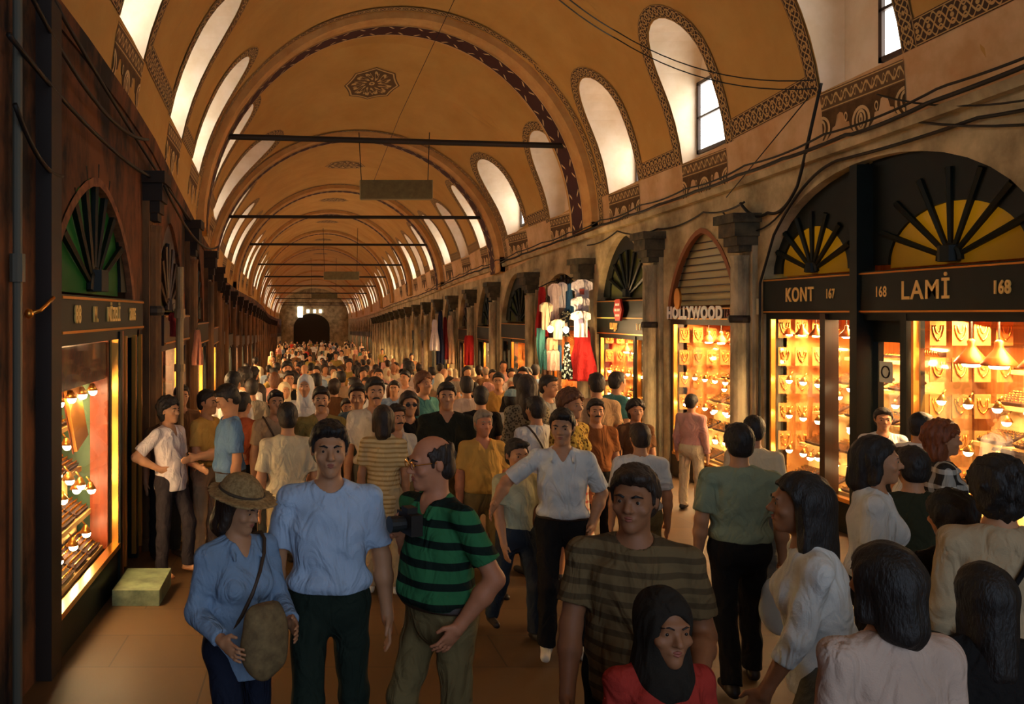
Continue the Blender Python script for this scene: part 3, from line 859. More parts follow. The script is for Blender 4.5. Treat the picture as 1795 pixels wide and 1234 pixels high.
# ---- right side
R_ops = [(6.9, 11.2), (11.85, 14.0), (14.72, 17.1), (17.85, 20.3), (21.0, 23.35)]
d = 24.1
while d < 118: R_ops.append((d, d+2.35)); d += 3.06
eR = bay_edges(R_ops, 5.6, D1)
wall_panel(1, D0, 5.6, None)
right_info = []
for i, (a, b) in enumerate(R_ops):
    mid = .5*(a+b); fl = floorZ(mid)
    if i == 0:
        segs = [('win', 9.37, 11.11), ('door', 8.62, 9.28), ('win', 6.99, 8.55)]
        root, fb, inf = shop(1, a, b, .42, 1.66, False, 1, 'the wide arched shop at right', 'wide arched jewellery shop at right with twin fanlights and gold serif lettering', 'shop', None,
                             (.0, .45), M_green, [(10.35, .48, .66, 9.32, 11.2, .8, 1.18), (8.15, .48, .88, 6.9, 9.27, .62, 1.18)], segs, power=120, seed=1, glass=M_amb_t)  # dark infill round the amber fans paints glass with no light behind
        zs, za, pt = .42, 1.66, False
        w = MB(); wbox(w, 1, 9.26, 9.38, fl, 1.62, -.14, .06); part(w, 'centre_post', M_green, root)
        w = MB(); wbox(w, 1, 9.88, 9.98, fl, 0, -.14, .02); part(w, 'mullion', M_brownw, root)
        for s, x, dd, sz, kx in (('KONT', 0, 10.38, .24, .8), ('167', 0, 9.78, .15, .7), ('168', 0, 8.93, .15, .75), ('LAM\u0130', 0, 8.3, .26, 1.0), ('168', 0, 7.38, .16, .75)):
            text_on(1, s, dd, .225, .02, sz, M_goldpaint, root, kx)
        for c, zz in ((10.35, .62), (8.15, .66)):
            area(P(1, c, zz+.35, -.75), (-1, 0, .15), 1.2, .5, 2.2, (1, .8, .25), 'fanlight_lamp')
    elif i == 1:
        zs, za, pt = .12, 1.30, True
        root, fb, inf = shop(1, a, b, zs, za, True, 2, 'the shop with the big white lettering', 'narrow pointed-arch jewellery shop with big white lettering and striped fanlight', 'shop', None,
                             (-.1, .10), M_brownw, None, [('win', a+.09, b-.09)], power=100, seed=2, glass=translucent('beige_striped_pane', lin((226, 208, 150)), .3), trim=mat('rust_red_arch_paint', lin((138, 84, 48)), .7))
        text_on(1, 'HOLLYWOOD', 13.12, .005, .035, .255, M_white, root, .98, weight=.014)
        text_on(1, '165', 12.1, .0, .02, .16, mat('dull_red_lettering', lin((120, 52, 34)), .6), root, .8)
        # slatted ceiling glimpsed through the lunette
        sl = MB()
        for k in range(9): wbox(sl, 1, a+.1, b-.1, .2+.11*k, .215+.11*k, -.115, -.09)
        part(sl, 'lunette_slats', M_brownw, root)
    elif i == 2:
        zs, za, pt = .30, 1.48, True
        root, fb, inf = shop(1, a, b, zs, za, True, 1, 'the shop under the red hexagonal sign', 'jewellery shop with tall spoked green fanlight and red hexagonal sign', 'shop', None, (-.40, .26), M_green, None, [('win', 15.35, b-.09), ('win', a+.09, 15.28)], power=90, seed=3)
        g = MB(); wbox(g, 1, a+.04, b-.04, -.09, -.07, .01, .03); part(g, 'gold_line', M_goldpaint, root)
        text_on(1, 'LUIJJY', 16.2, -.24, .03, .17, M_goldpaint, root, .75); text_on(1, 'I I I', 15.1, -.24, .03, .15, M_goldpaint, root, .75)
    elif i == 3:
        zs, za, pt = fl+3.1, fl+3.75, True
        root, fb, inf = shop(1, a, b, zs, za, True, 1, 'the shop behind the hanging clothes', 'shop with a small round-headed arch, mostly behind hanging clothes', 'shop', None, (fl+2.55, fl+3.05), M_brownw, None, None, power=90, seed=4)
    else:
        zs, za, pt = fl+2.75, fl+4.0, True
        near = 1 if i < 8 else 0
        nth = {4: 'dark pointed-arch shop just beyond the hanging clothes, lit gold inside', 5: 'second dark pointed-arch shop beyond the hanging clothes', 6: 'third dark pointed-arch shop beyond the hanging clothes', 7: 'fourth dark pointed-arch shop beyond the hanging clothes'}
        root, fb, inf = shop(1, a, b, zs, za, True, near, 'a lit shop', nth.get(i, 'narrow glowing shop far down the right side of the street'), 'shop', 'shops on the right side', (fl+2.3, fl+2.72), M_green if i % 3 else M_brownw, None, None, power=70 if i < 14 else 60, seed=i)
    right_info.append((a, b, root, inf))
    wall_panel(1, eR[i], eR[i+1], [(a, fl-.25)]+arch_pts(a, b, zs, za, pt)+[(b, fl-.25)])

# ---- left side
L_ops = [(5.54, 8.35), (9.62, 11.9)]
d = 12.7
while d < 118: L_ops.append((d, d+2.3)); d += 3.06
eL = bay_edges(L_ops, 4.6, D1)
wall_panel(-1, D0, 4.6, None)
left_info = []
for i, (a, b) in enumerate(L_ops):
    mid = .5*(a+b); fl = floorZ(mid)
    if i == 0:
        zs, za = .14, 1.10
        root, fb, inf = shop(-1, a, b, zs, za, True, 1, 'the left jewellery window', 'dark jewellery shop at left with green fanlight and lit corner window', 'shop', None, (-.15, .13), M_green, None,
                             [('win', a+.09, 7.45), ('door', 7.5, 8.26)], power=50, seed=11, trim=mat('umber_arch_moulding', lin((150, 96, 60)), .8, col2=lin((96, 56, 34)), nscale=9), glass=M_grn_t, lining=mat('russet_lining', lin((150, 84, 44)), .7, col2=lin((110, 56, 30)), nscale=3))
        area(P(-1, 6.9, .62, -.7), (1, 0, .1), 1.4, .5, .7, (.75, 1, .6), 'fanlight_lamp')
        text_on(-1, '88', 5.95, -.01, .1, .17, M_goldpaint, root, .8); text_on(-1, 'M.', 6.45, -.01, .1, .16, M_goldpaint, root, .8)
        text_on(-1, 'N\u0130ZEL\u0130', 7.05, -.01, .1, .16, M_goldpaint, root, .8); text_on(-1, '2005', 7.8, -.01, .1, .15, M_goldpaint, root, .8)
    else:
        zs, za = fl+2.55, fl+3.65
        near = 1 if i < 4 else 0
        nth = {1: 'dim shop just beyond the dark jewellery shop at left', 2: 'second dim shop beyond the dark jewellery shop at left', 3: 'third dim shop beyond the dark jewellery shop at left'}
        root, fb, inf = shop(-1, a, b, zs, za, True, near, 'a lit shop', nth.get(i, 'narrow glowing shop far down the left side of the street'), 'shop', 'shops on the left side', (fl+2.15, fl+2.5), M_brownw if i % 2 else M_green, None, None, power=60, seed=20+i)
    left_info.append((a, b, root, inf))
    wall_panel(-1, eL[i], eL[i+1], [(a, fl-.25)]+arch_pts(a, b, zs, za, True)+[(b, fl-.25)])
tag(wallmb[1].build('wall_right', M_stain), kind='structure')
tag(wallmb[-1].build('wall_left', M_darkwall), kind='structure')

# ledges: slim moulding on the right, broad dark shelf on the left
lg = MB(); ds = [D0+(D1-D0)*i/90 for i in range(91)]
for a, b in zip(ds[:-1], ds[1:]):
    lg.hexa([(XR(a)-.10, a, corf(a)-.04), (XR(a), a, corf(a)-.04), (XR(b), b, corf(b)-.04), (XR(b)-.10, b, corf(b)-.04),
             (XR(a)-.12, a, corf(a)+.05), (XR(a), a, corf(a)+.05), (XR(b), b, corf(b)+.05), (XR(b)-.12, b, corf(b)+.05)])
nt_ = len(ribs)+1
tag(lg.build('trim_%d' % nt_, M_stain), kind='structure')
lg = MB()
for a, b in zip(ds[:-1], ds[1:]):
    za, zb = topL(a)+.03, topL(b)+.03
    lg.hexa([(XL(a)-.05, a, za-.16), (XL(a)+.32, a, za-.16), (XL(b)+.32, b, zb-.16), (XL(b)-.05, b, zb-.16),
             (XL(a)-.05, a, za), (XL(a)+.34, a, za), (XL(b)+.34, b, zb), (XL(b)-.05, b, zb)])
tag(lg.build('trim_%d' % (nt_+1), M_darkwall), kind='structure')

# pilasters with heavy capitals between the shops
def pillar(side, d, big, ms, mc, ztop=None):
    fl = floorZ(d); zt = ztop if ztop is not None else min(fl+3.9, (topL(d) if side < 0 else corf(d))-.12)
    r = empty('pillar', P(side, d, fl, 0)); tag(r, kind='structure')
    m = MB(); wbox(m, side, d-.17, d+.17, fl, zt-.02, 0, .07); c = P(side, d, fl, .15 if side > 0 else .05)
    m.lathe([(.16, 0), (.16, .12), (.13, .2), (.12, .25), (.115, zt-fl-.62), (.13, zt-fl-.55)], c, 14); part(m, 'shaft', ms, r)
    k = MB()
    for h0, h1, w, o in ((.5, .42, .15, .24), (.42, .30, .18, .28), (.30, .12, .22, .33), (.12, 0, .27, .38)):
        wbox(k, side, d-w*(1 if side > 0 else .8), d+w*(1 if side > 0 else .8), zt-h0, zt-h1, 0, o*(1 if side > 0 else .62))
    part(k, 'capital', mc, r)
    b = MB(); wbox(b, side, d-.2, d+.2, fl-.02, fl+.14, 0, .32 if side > 0 else .2); part(b, 'plinth', ms, r)
    if big:
        b = MB(); b.lathe([(.135, 0), (.15, .03), (.15, .07), (.135, .1)], (c[0], c[1], fl+2.42), 14); part(b, 'iron_collar', M_iron, r)
for k, dd in enumerate([11.52, 14.36, 17.47, 20.65, 23.72]+[26.75+3.06*j for j in range(16)]):
    pillar(1, dd, k < 3, M_stone, M_dkstone, {0: 1.33, 1: 1.36}.get(k))
for k, dd in enumerate([8.95, 12.3]+[15.35+3.06*j for j in range(28)]):
    pillar(-1, dd, k < 1, mat('dark_brown_stone', lin((128, 88, 48)), .8, col2=lin((48, 32, 20)), nscale=3, bump=.3, bscale=20, stretch=(1, 1, .3)), mat('dark_brown_capital_stone', lin((44, 32, 22)), .8))  # left pillars take darker browns than the right ones
_unused = (mat('dark_brown_stone', lin((128, 88, 48)), .8, col2=lin((48, 32, 20)), nscale=3, bump=.3, bscale=20, stretch=(1, 1, .3)), mat('dark_brown_capital_stone', lin((44, 32, 22)), .8))

# ------------------------------------------------------------------ goods in the nearest windows
def fill(info, side, noun, rows, seed, only=None):
    a, b, root, (f0, fl, sill, zf0, zf1, segs) = info
    n = 0
    for s in segs:
        if s[0] != 'win': continue
        n += 1
        if side > 0: side_wall_cards(side, max(s[2], b if side > 0 and n == 1 else s[2])-.02, f0, sill+.35, noun[min(n-1, len(noun)-1)])
        tiers(side, s[1], s[2]-.12, f0-.05, sill, root, noun[min(n-1, len(noun)-1)], [(sill+z, o) for z, o in rows], seed+n)
RW = [(.06, .02), (.46, .20), (.86, .38), (1.22, .56), (1.55, .78)]
fill(right_info[0], 1, ['the window left of the centre post', 'the window right of the door'], RW, 0)
fill(right_info[1], 1, ['the white-lettered shop'], RW, 1)
fill(right_info[2], 1, ['the wide window under the red sign', 'the narrow window under the red sign'], RW, 3)
fill(left_info[0], -1, ['the left corner window'], [(.05, .02), (.36, .12), (.72, .20), (1.08, .28), (1.42, .36)], 2)
fill(right_info[3], 1, ['the shop behind hanging clothes'], RW[:3], 2)
fill(right_info[4], 1, ['the dark-arched shop'], RW[:3], 4)
# pendant lamps
f0, fl, sill, zf0, zf1, segs = right_info[0][3]
for k in range(6):
    place(pendant, P(1, 9.62+.29*k, .012-.45*.62, f0-.19), PI/2, 'copper pendant lamp in the row left of the centre post', 'pendant lamp', 'pendant lamps left of the centre post', sc=.62)
for k, (dd, lab) in enumerate(((8.28, 'leftmost large copper pendant lamp in the window right of the door'), (7.95, 'middle large copper pendant lamp in the window right of the door'), (7.52, 'rightmost large copper pendant lamp in the window right of the door'))):
    place(pendant, P(1, dd, .012-.45*1.1, f0-.36), PI/2, lab, 'pendant lamp', None, sc=1.1)
f1 = right_info[1][3][0]
for k in range(5): place(pendant, P(1, 12.1+.38*k, -.088-.36, f1-.4), PI/2, 'small copper pendant lamp inside the shop with the big white lettering', 'pendant lamp', 'pendant lamps in the shop with white lettering', sc=.8)
f2 = right_info[2][3][0]
for k in range(6): place(pendant, P(1, 14.95+.37*k, -.388-.36, f2-.4), PI/2, 'small copper pendant lamp inside the shop under the red hexagonal sign', 'pendant lamp', 'pendant lamps under the red hexagonal sign', sc=.8)
# rows of spotlights on rails close behind the glass
for ii, noun, spans in ((0, 'left of the centre post', ((9.5, 11.0),)), (0, 'right of the door', ((7.1, 8.45),)), (1, 'in the white-lettered shop', ((12.0, 13.85),)), (2, 'under the red sign', ((14.9, 16.95),))):
    f0, fl, sill, zf0, zf1, segs = right_info[ii][3]
    for (s0_, s1_) in spans:
        for z, nm in ((sill+1.26, 'upper'), (sill+.82, 'middle'), (sill+.38, 'lower')):
            n = int((s1_-s0_)/.27)
            for k in range(n):
                place(spot, P(1, s0_+(s1_-s0_)*(k+.5)/n, z, f0-.075), PI/2, 'glowing spotlight on the %s front rail %s' % (nm, noun), 'spotlight', '%s front rail spotlights %s' % (nm, noun), sc=1.25)
# bare bulbs showing in the far shops
for side, infos, st_ in ((1, right_info, 5), (-1, left_info, 1)):
    for k, (a, b, root, inf) in enumerate(infos):
        if k < st_ or a > 60: continue
        f0, fl, sill, zf0, zf1, segs = inf
        g = MB(); rng = random.Random(k*side)
        for j in range(9 if a < 30 else 6):
            p_ = P(side, rng.uniform(a+.25, b-.8), rng.uniform(fl+.9, zf0-.25), f0-rng.uniform(.15, .6))
            g.ball(p_, .04 if a < 30 else .055, 8, 6)
        part(g, 'display_bulbs', M_bulb, root)
        s = MB()
        for j, z in enumerate((.75, 1.2, 1.65)): wbox(s, side, a+.1, b-.75, fl+z-.03, fl+z, f0-1.2, f0-.3-.2*j)
        part(s, 'display_shelf', M_cream, root)
# marble step at the left shop door
m = MB(); wbox(m, -1, 6.9, 7.5, floorZ(7.5)-.04, floorZ(7)+.13, .12, .50)
tag(m.build('door_step', mat('grey_green_marble', lin((150, 158, 120)), .35, col2=lin((96, 104, 80)), nscale=6)), 'worn grey-green marble step below the left shop door', 'step')
# ------------------------------------------------------------------ people: bodies, hair and clothes grown as smooth implicit surfaces
def V3(*a): return np.array(a, dtype=np.float64)
def unit(v): v = np.asarray(v, float); return v/np.linalg.norm(v)

class Field:
    def __init__(s, lo, hi, h):
        s.h = h; s.lo = np.array(lo, float)
        n = np.maximum(4, np.ceil((np.array(hi)-s.lo)/h).astype(int)+1)
        s.n = n; s.ax = [s.lo[i]+h*np.arange(n[i]) for i in range(3)]
        s.f = np.full(n, 0.25, np.float32)
    def sub(s, lo, hi):
        i0 = [max(0, int(math.floor((lo[i]-s.lo[i])/s.h))) for i in range(3)]
        i1 = [min(s.n[i], int(math.ceil((hi[i]-s.lo[i])/s.h))+1) for i in range(3)]
        if any(a >= b for a, b in zip(i0, i1)): return None
        sl = tuple(slice(a, b) for a, b in zip(i0, i1))
        g = [s.ax[i][sl[i]].astype(np.float32) for i in range(3)]
        return sl, (g[0][:, None, None], g[1][None, :, None], g[2][None, None, :])
    def comb(s, sl, d, k, op):
        f = s.f[sl]
        if op == 'u':
            if k > 0:
                hh = np.clip(.5+.5*(f-d)/k, 0, 1); s.f[sl] = f*(1-hh)+d*hh-k*hh*(1-hh)
            else: s.f[sl] = np.minimum(f, d)
        elif op == 's':
            d = -d
            if k > 0:
                hh = np.clip(.5-.5*(f-d)/k, 0, 1); s.f[sl] = f*(1-hh)+d*hh+k*hh*(1-hh)
            else: s.f[sl] = np.maximum(f, d)
    def cap(s, a, b, r1, r2=None, k=.02, op='u', clip=None, warp=None):
        a = np.asarray(a, float); b = np.asarray(b, float); r2 = r1 if r2 is None else r2
        rm = max(r1, r2)+k+s.h*2+.02
        q = s.sub(np.minimum(a, b)-rm, np.maximum(a, b)+rm)
        if q is None: return
        sl, (x, y, z) = q
        ab = b-a; L2 = float(ab@ab)+1e-12
        t = np.clip(((x-a[0])*ab[0]+(y-a[1])*ab[1]+(z-a[2])*ab[2])/L2, 0, 1)
        d = np.sqrt((x-a[0]-t*ab[0])**2+(y-a[1]-t*ab[1])**2+(z-a[2]-t*ab[2])**2)-(r1+(r2-r1)*t)
        if warp is not None: d = d+warp(x, y, z)
        if clip is not None:
            for (c, n) in clip:
                d = np.maximum(d, (x-c[0])*n[0]+(y-c[1])*n[1]+(z-c[2])*n[2])
        s.comb(sl, d.astype(np.float32), k, op)
    def ell(s, c, r, R=None, k=.02, op='u', clip=None, warp=None, pw=2.0):
        c = np.asarray(c, float); r = np.asarray(r, float)
        rm = float(r.max())+k+s.h*2+.02
        q = s.sub(c-rm, c+rm)
        if q is None: return
        sl, (x, y, z) = q
        X, Y, Z = x-c[0], y-c[1], z-c[2]
        if R is not None:
            X, Y, Z = R[0][0]*X+R[1][0]*Y+R[2][0]*Z, R[0][1]*X+R[1][1]*Y+R[2][1]*Z, R[0][2]*X+R[1][2]*Y+R[2][2]*Z
        k0 = np.sqrt((X/r[0])**2+(Y/r[1])**2+(Z/r[2])**2)
        k1 = np.sqrt((X/r[0]**2)**2+(Y/r[1]**2)**2+(Z/r[2]**2)**2)+1e-9
        d = k0*(k0-1)/k1
        if warp is not None: d = d+warp(x, y, z)
        if clip is not None:
            for (cc, n) in clip:
                q_ = (x-cc[0])*n[0]+(y-cc[1])*n[1]+(z-cc[2])*n[2]
                if warp is not None: q_ = q_+1.6*warp(x*1.3, y*1.3, z*.6)
                d = np.maximum(d, q_)
        s.comb(sl, d.astype(np.float32), k, op)
    def plane(s, c, n):
        x, y, z = s.ax[0][:, None, None], s.ax[1][None, :, None], s.ax[2][None, None, :]
        s.f = np.maximum(s.f, ((x-c[0])*n[0]+(y-c[1])*n[1]+(z-c[2])*n[2]).astype(np.float32))
    def mesh(s, name, m, smooth=True):
        f = s.f; h = s.h
        f[0] = f[-1] = .1; f[:, 0] = f[:, -1] = .1; f[:, :, 0] = f[:, :, -1] = .1
        S = f < 0
        c = [S[i:S.shape[0]-1+i, j:S.shape[1]-1+j, k:S.shape[2]-1+k] for i in (0, 1) for j in (0, 1) for k in (0, 1)]
        anyc = c[0].copy(); allc = c[0].copy()
        for q in c[1:]: anyc |= q; allc &= q
        idx = np.argwhere(anyc & ~allc)
        if len(idx) == 0: return None
        I = np.full(anyc.shape, -1, np.int32); I[idx[:, 0], idx[:, 1], idx[:, 2]] = np.arange(len(idx))
        cor = [(i, j, k) for i in (0, 1) for j in (0, 1) for k in (0, 1)]
        vals = np.stack([f[idx[:, 0]+i, idx[:, 1]+j, idx[:, 2]+k] for i, j, k in cor], 1)
        pos = np.zeros((len(idx), 3)); cnt = np.zeros(len(idx))
        for a in range(8):
            for b in range(a+1, 8):
                df = [cor[b][q]-cor[a][q] for q in range(3)]
                if sum(abs(q) for q in df) != 1: continue
                va, vb = vals[:, a], vals[:, b]
                mk = (va < 0) != (vb < 0)
                t = np.where(mk, va/np.where(mk, va-vb, 1), 0)
                for q in range(3): pos[:, q] += np.where(mk, cor[a][q]+t*df[q], 0)
                cnt += mk
        pos = (pos/cnt[:, None]+idx)*h+s.lo
        quads = []
        for axn in range(3):
            sl0 = [slice(None)]*3; sl1 = [slice(None)]*3
            sl0[axn] = slice(0, -1); sl1[axn] = slice(1, None)
            e = np.argwhere(S[tuple(sl0)] != S[tuple(sl1)])
            o1, o2 = [(1, 2), (2, 0), (0, 1)][axn]
            e = e[(e[:, o1] > 0) & (e[:, o2] > 0)]
            d1 = np.zeros(3, int); d1[o1] = 1; d2 = np.zeros(3, int); d2[o2] = 1
            q = [I[tuple((e-d1*a-d2*b).T)] for a, b in ((1, 1), (0, 1), (0, 0), (1, 0))]
            q = np.stack(q, 1)
            flip = ~S[tuple(e.T)]
            q[flip] = q[flip][:, ::-1]
            quads.append(q)
        quads = np.concatenate(quads)
        quads = quads[(quads >= 0).all(1)]
        me = bpy.data.meshes.new(name)
        nv, nf = len(pos), len(quads)
        me.vertices.add(nv); me.vertices.foreach_set('co', pos.astype(np.float32).ravel())
        me.loops.add(nf*4); me.loops.foreach_set('vertex_index', quads.astype(np.int32).ravel())
        me.polygons.add(nf); me.polygons.foreach_set('loop_start', np.arange(nf, dtype=np.int32)*4)
        me.polygons.foreach_set('use_smooth', np.ones(nf, bool))
        me.materials.append(m)
        me.update(calc_edges=True)
        return me

SKIN = {}
def skin(k):
    tones = {'tan': (196, 138, 98), 'fair': (222, 170, 132), 'brown': (158, 104, 70), 'red': (206, 134, 96)}
    if k not in SKIN:
        c = lin(tones[k]); SKIN[k] = mat('skin_'+k, c, .55, col2=tuple(v*.86 for v in c), nscale=14, spec=.35)
    return SKIN[k]
M_eye = mat('eye_white', lin((150, 132, 114)), .5); M_iris = mat('dark_iris', lin((40, 26, 18)), .25); M_lip = mat('lip_skin', lin((160, 88, 70)), .5)
M_shoe = mat('dark_shoe_leather', lin((40, 30, 24)), .5); M_wshoe = mat('pale_canvas_shoe', lin((222, 210, 190)), .7); M_sandal = mat('tan_sandal_leather', lin((150, 96, 56)), .6)
CL = {}
def cloth(name, rgb, pattern=None, rgb2=None, sc=1.0):
    key = (name, rgb, pattern, rgb2)
    if key in CL: return CL[key]
    col = lin(rgb)
    if pattern is None:
        m = mat(name, col, .9, col2=tuple(v*.84 for v in col), nscale=5, bump=.25, bscale=220, spec=.15)
    else:
        m, nt, out = newmat(name)
        p = nd(nt, 'ShaderNodeBsdfPrincipled'); p.inputs['Roughness'].default_value = .9; p.inputs['Specular IOR Level'].default_value = .15
        tc = nd(nt, 'ShaderNodeTexCoord'); s = nd(nt, 'ShaderNodeSeparateXYZ'); nt.links.new(tc.outputs['Object'], s.inputs[0])
        z = mth(nt, 'FRACT', mth(nt, 'MULTIPLY', s.outputs[2], sc))
        if pattern == 'stripes': f = mth(nt, 'LESS_THAN', z, .38)
        elif pattern == 'thin': f = mth(nt, 'LESS_THAN', z, .4)
        elif pattern == 'plaid':
            x = mth(nt, 'FRACT', mth(nt, 'MULTIPLY', s.outputs[0], sc))
            f = mth(nt, 'MULTIPLY', mth(nt, 'ADD', mth(nt, 'LESS_THAN', z, .3), mth(nt, 'LESS_THAN', x, .3)), .6, True)
        else:
            n = nd(nt, 'ShaderNodeTexVoronoi'); n.inputs['Scale'].default_value = sc; nt.links.new(tc.outputs['Object'], n.inputs['Vector'])
            f = mth(nt, 'LESS_THAN', n.outputs['Distance'], .42)
        nt.links.new(mixc(nt, f, col, lin(rgb2)), p.inputs['Base Color']); nt.links.new(p.outputs[0], out.inputs[0])
    # soft folds of the cloth
    nt = m.node_tree; p = [n for n in nt.nodes if n.type == 'BSDF_PRINCIPLED'][0]
    tc = nd(nt, 'ShaderNodeTexCoord'); mp = nd(nt, 'ShaderNodeMapping'); mp.inputs['Scale'].default_value = (1.0, 1.0, .55)
    mp.inputs['Rotation'].default_value = (.35, .5, 0)
    nt.links.new(tc.outputs['Object'], mp.inputs[0])
    n = nd(nt, 'ShaderNodeTexNoise'); n.inputs['Scale'].default_value = 9; n.inputs['Detail'].default_value = 2.5; n.inputs['Distortion'].default_value = 1.4
    nt.links.new(mp.outputs[0], n.inputs['Vector'])
    b = nd(nt, 'ShaderNodeBump'); b.inputs['Strength'].default_value = .75; b.inputs['Distance'].default_value = .05
    nt.links.new(n.outputs['Fac'], b.inputs['Height'])
    old = p.inputs['Normal'].links[0].from_socket if p.inputs['Normal'].links else None
    if old is not None: nt.links.new(old, b.inputs['Normal'])
    nt.links.new(b.outputs[0], p.inputs['Normal'])
    CL[key] = m
    return m
HAIRC = {'black': (26, 20, 17), 'dark': (40, 28, 20), 'brown': (84, 50, 28), 'grey': (128, 112, 92), 'red': (104, 54, 28)}
def hairmat(k):
    c = lin(HAIRC[k])
    return mat('hair_'+k, c, .55, col2=tuple(v*1.9 for v in c), nscale=55, bump=.6, bscale=120, stretch=(1, 1, .3))

ARM = {'down': ((.16, .03, -1), (.06, -.16, -1)), 'fwd': ((.14, -.28, -1), (.02, -.5, -1)), 'back': ((.16, .38, -1), (.06, .12, -1)),
       'akimbo': ((.62, .42, -.75), (-.55, -.55, -.42)), 'chest': ((.16, -.12, -1), (-.45, -.85, .30)), 'hold': ((.2, -.15, -1), (-.3, -1, -.12)),
       'pocket': ((.42, .30, -.95), (-.34, -.55, -.85)), 'bent': ((.2, .05, -1), (-.1, -.95, -.25)), 'point': ((.2, -.5, -.85), (-.1, -1, -.05)), 'hug': ((.72, .02, -.62), (.30, -.78, -.42)), 'up': ((.5, -.3, .1), (-.2, -.5, .8))}
LEG = {'stand': ((.05, 0, -1), (.02, .04, -1)), 'fwd': ((.03, -.36, -1), (.02, .05, -1)), 'back': ((.03, .2, -1), (.02, .5, -1)), 'wide': ((.2, -.03, -1), (.1, .05, -1)), 'cross': ((-.14, -.18, -1), (-.1, .1, -1))}

def rot(yaw, pitch=0, roll=0):
    return np.array(Matrix.Rotation(yaw, 3, 'Z') @ Matrix.Rotation(pitch, 3, 'X') @ Matrix.Rotation(roll, 3, 'Y'))

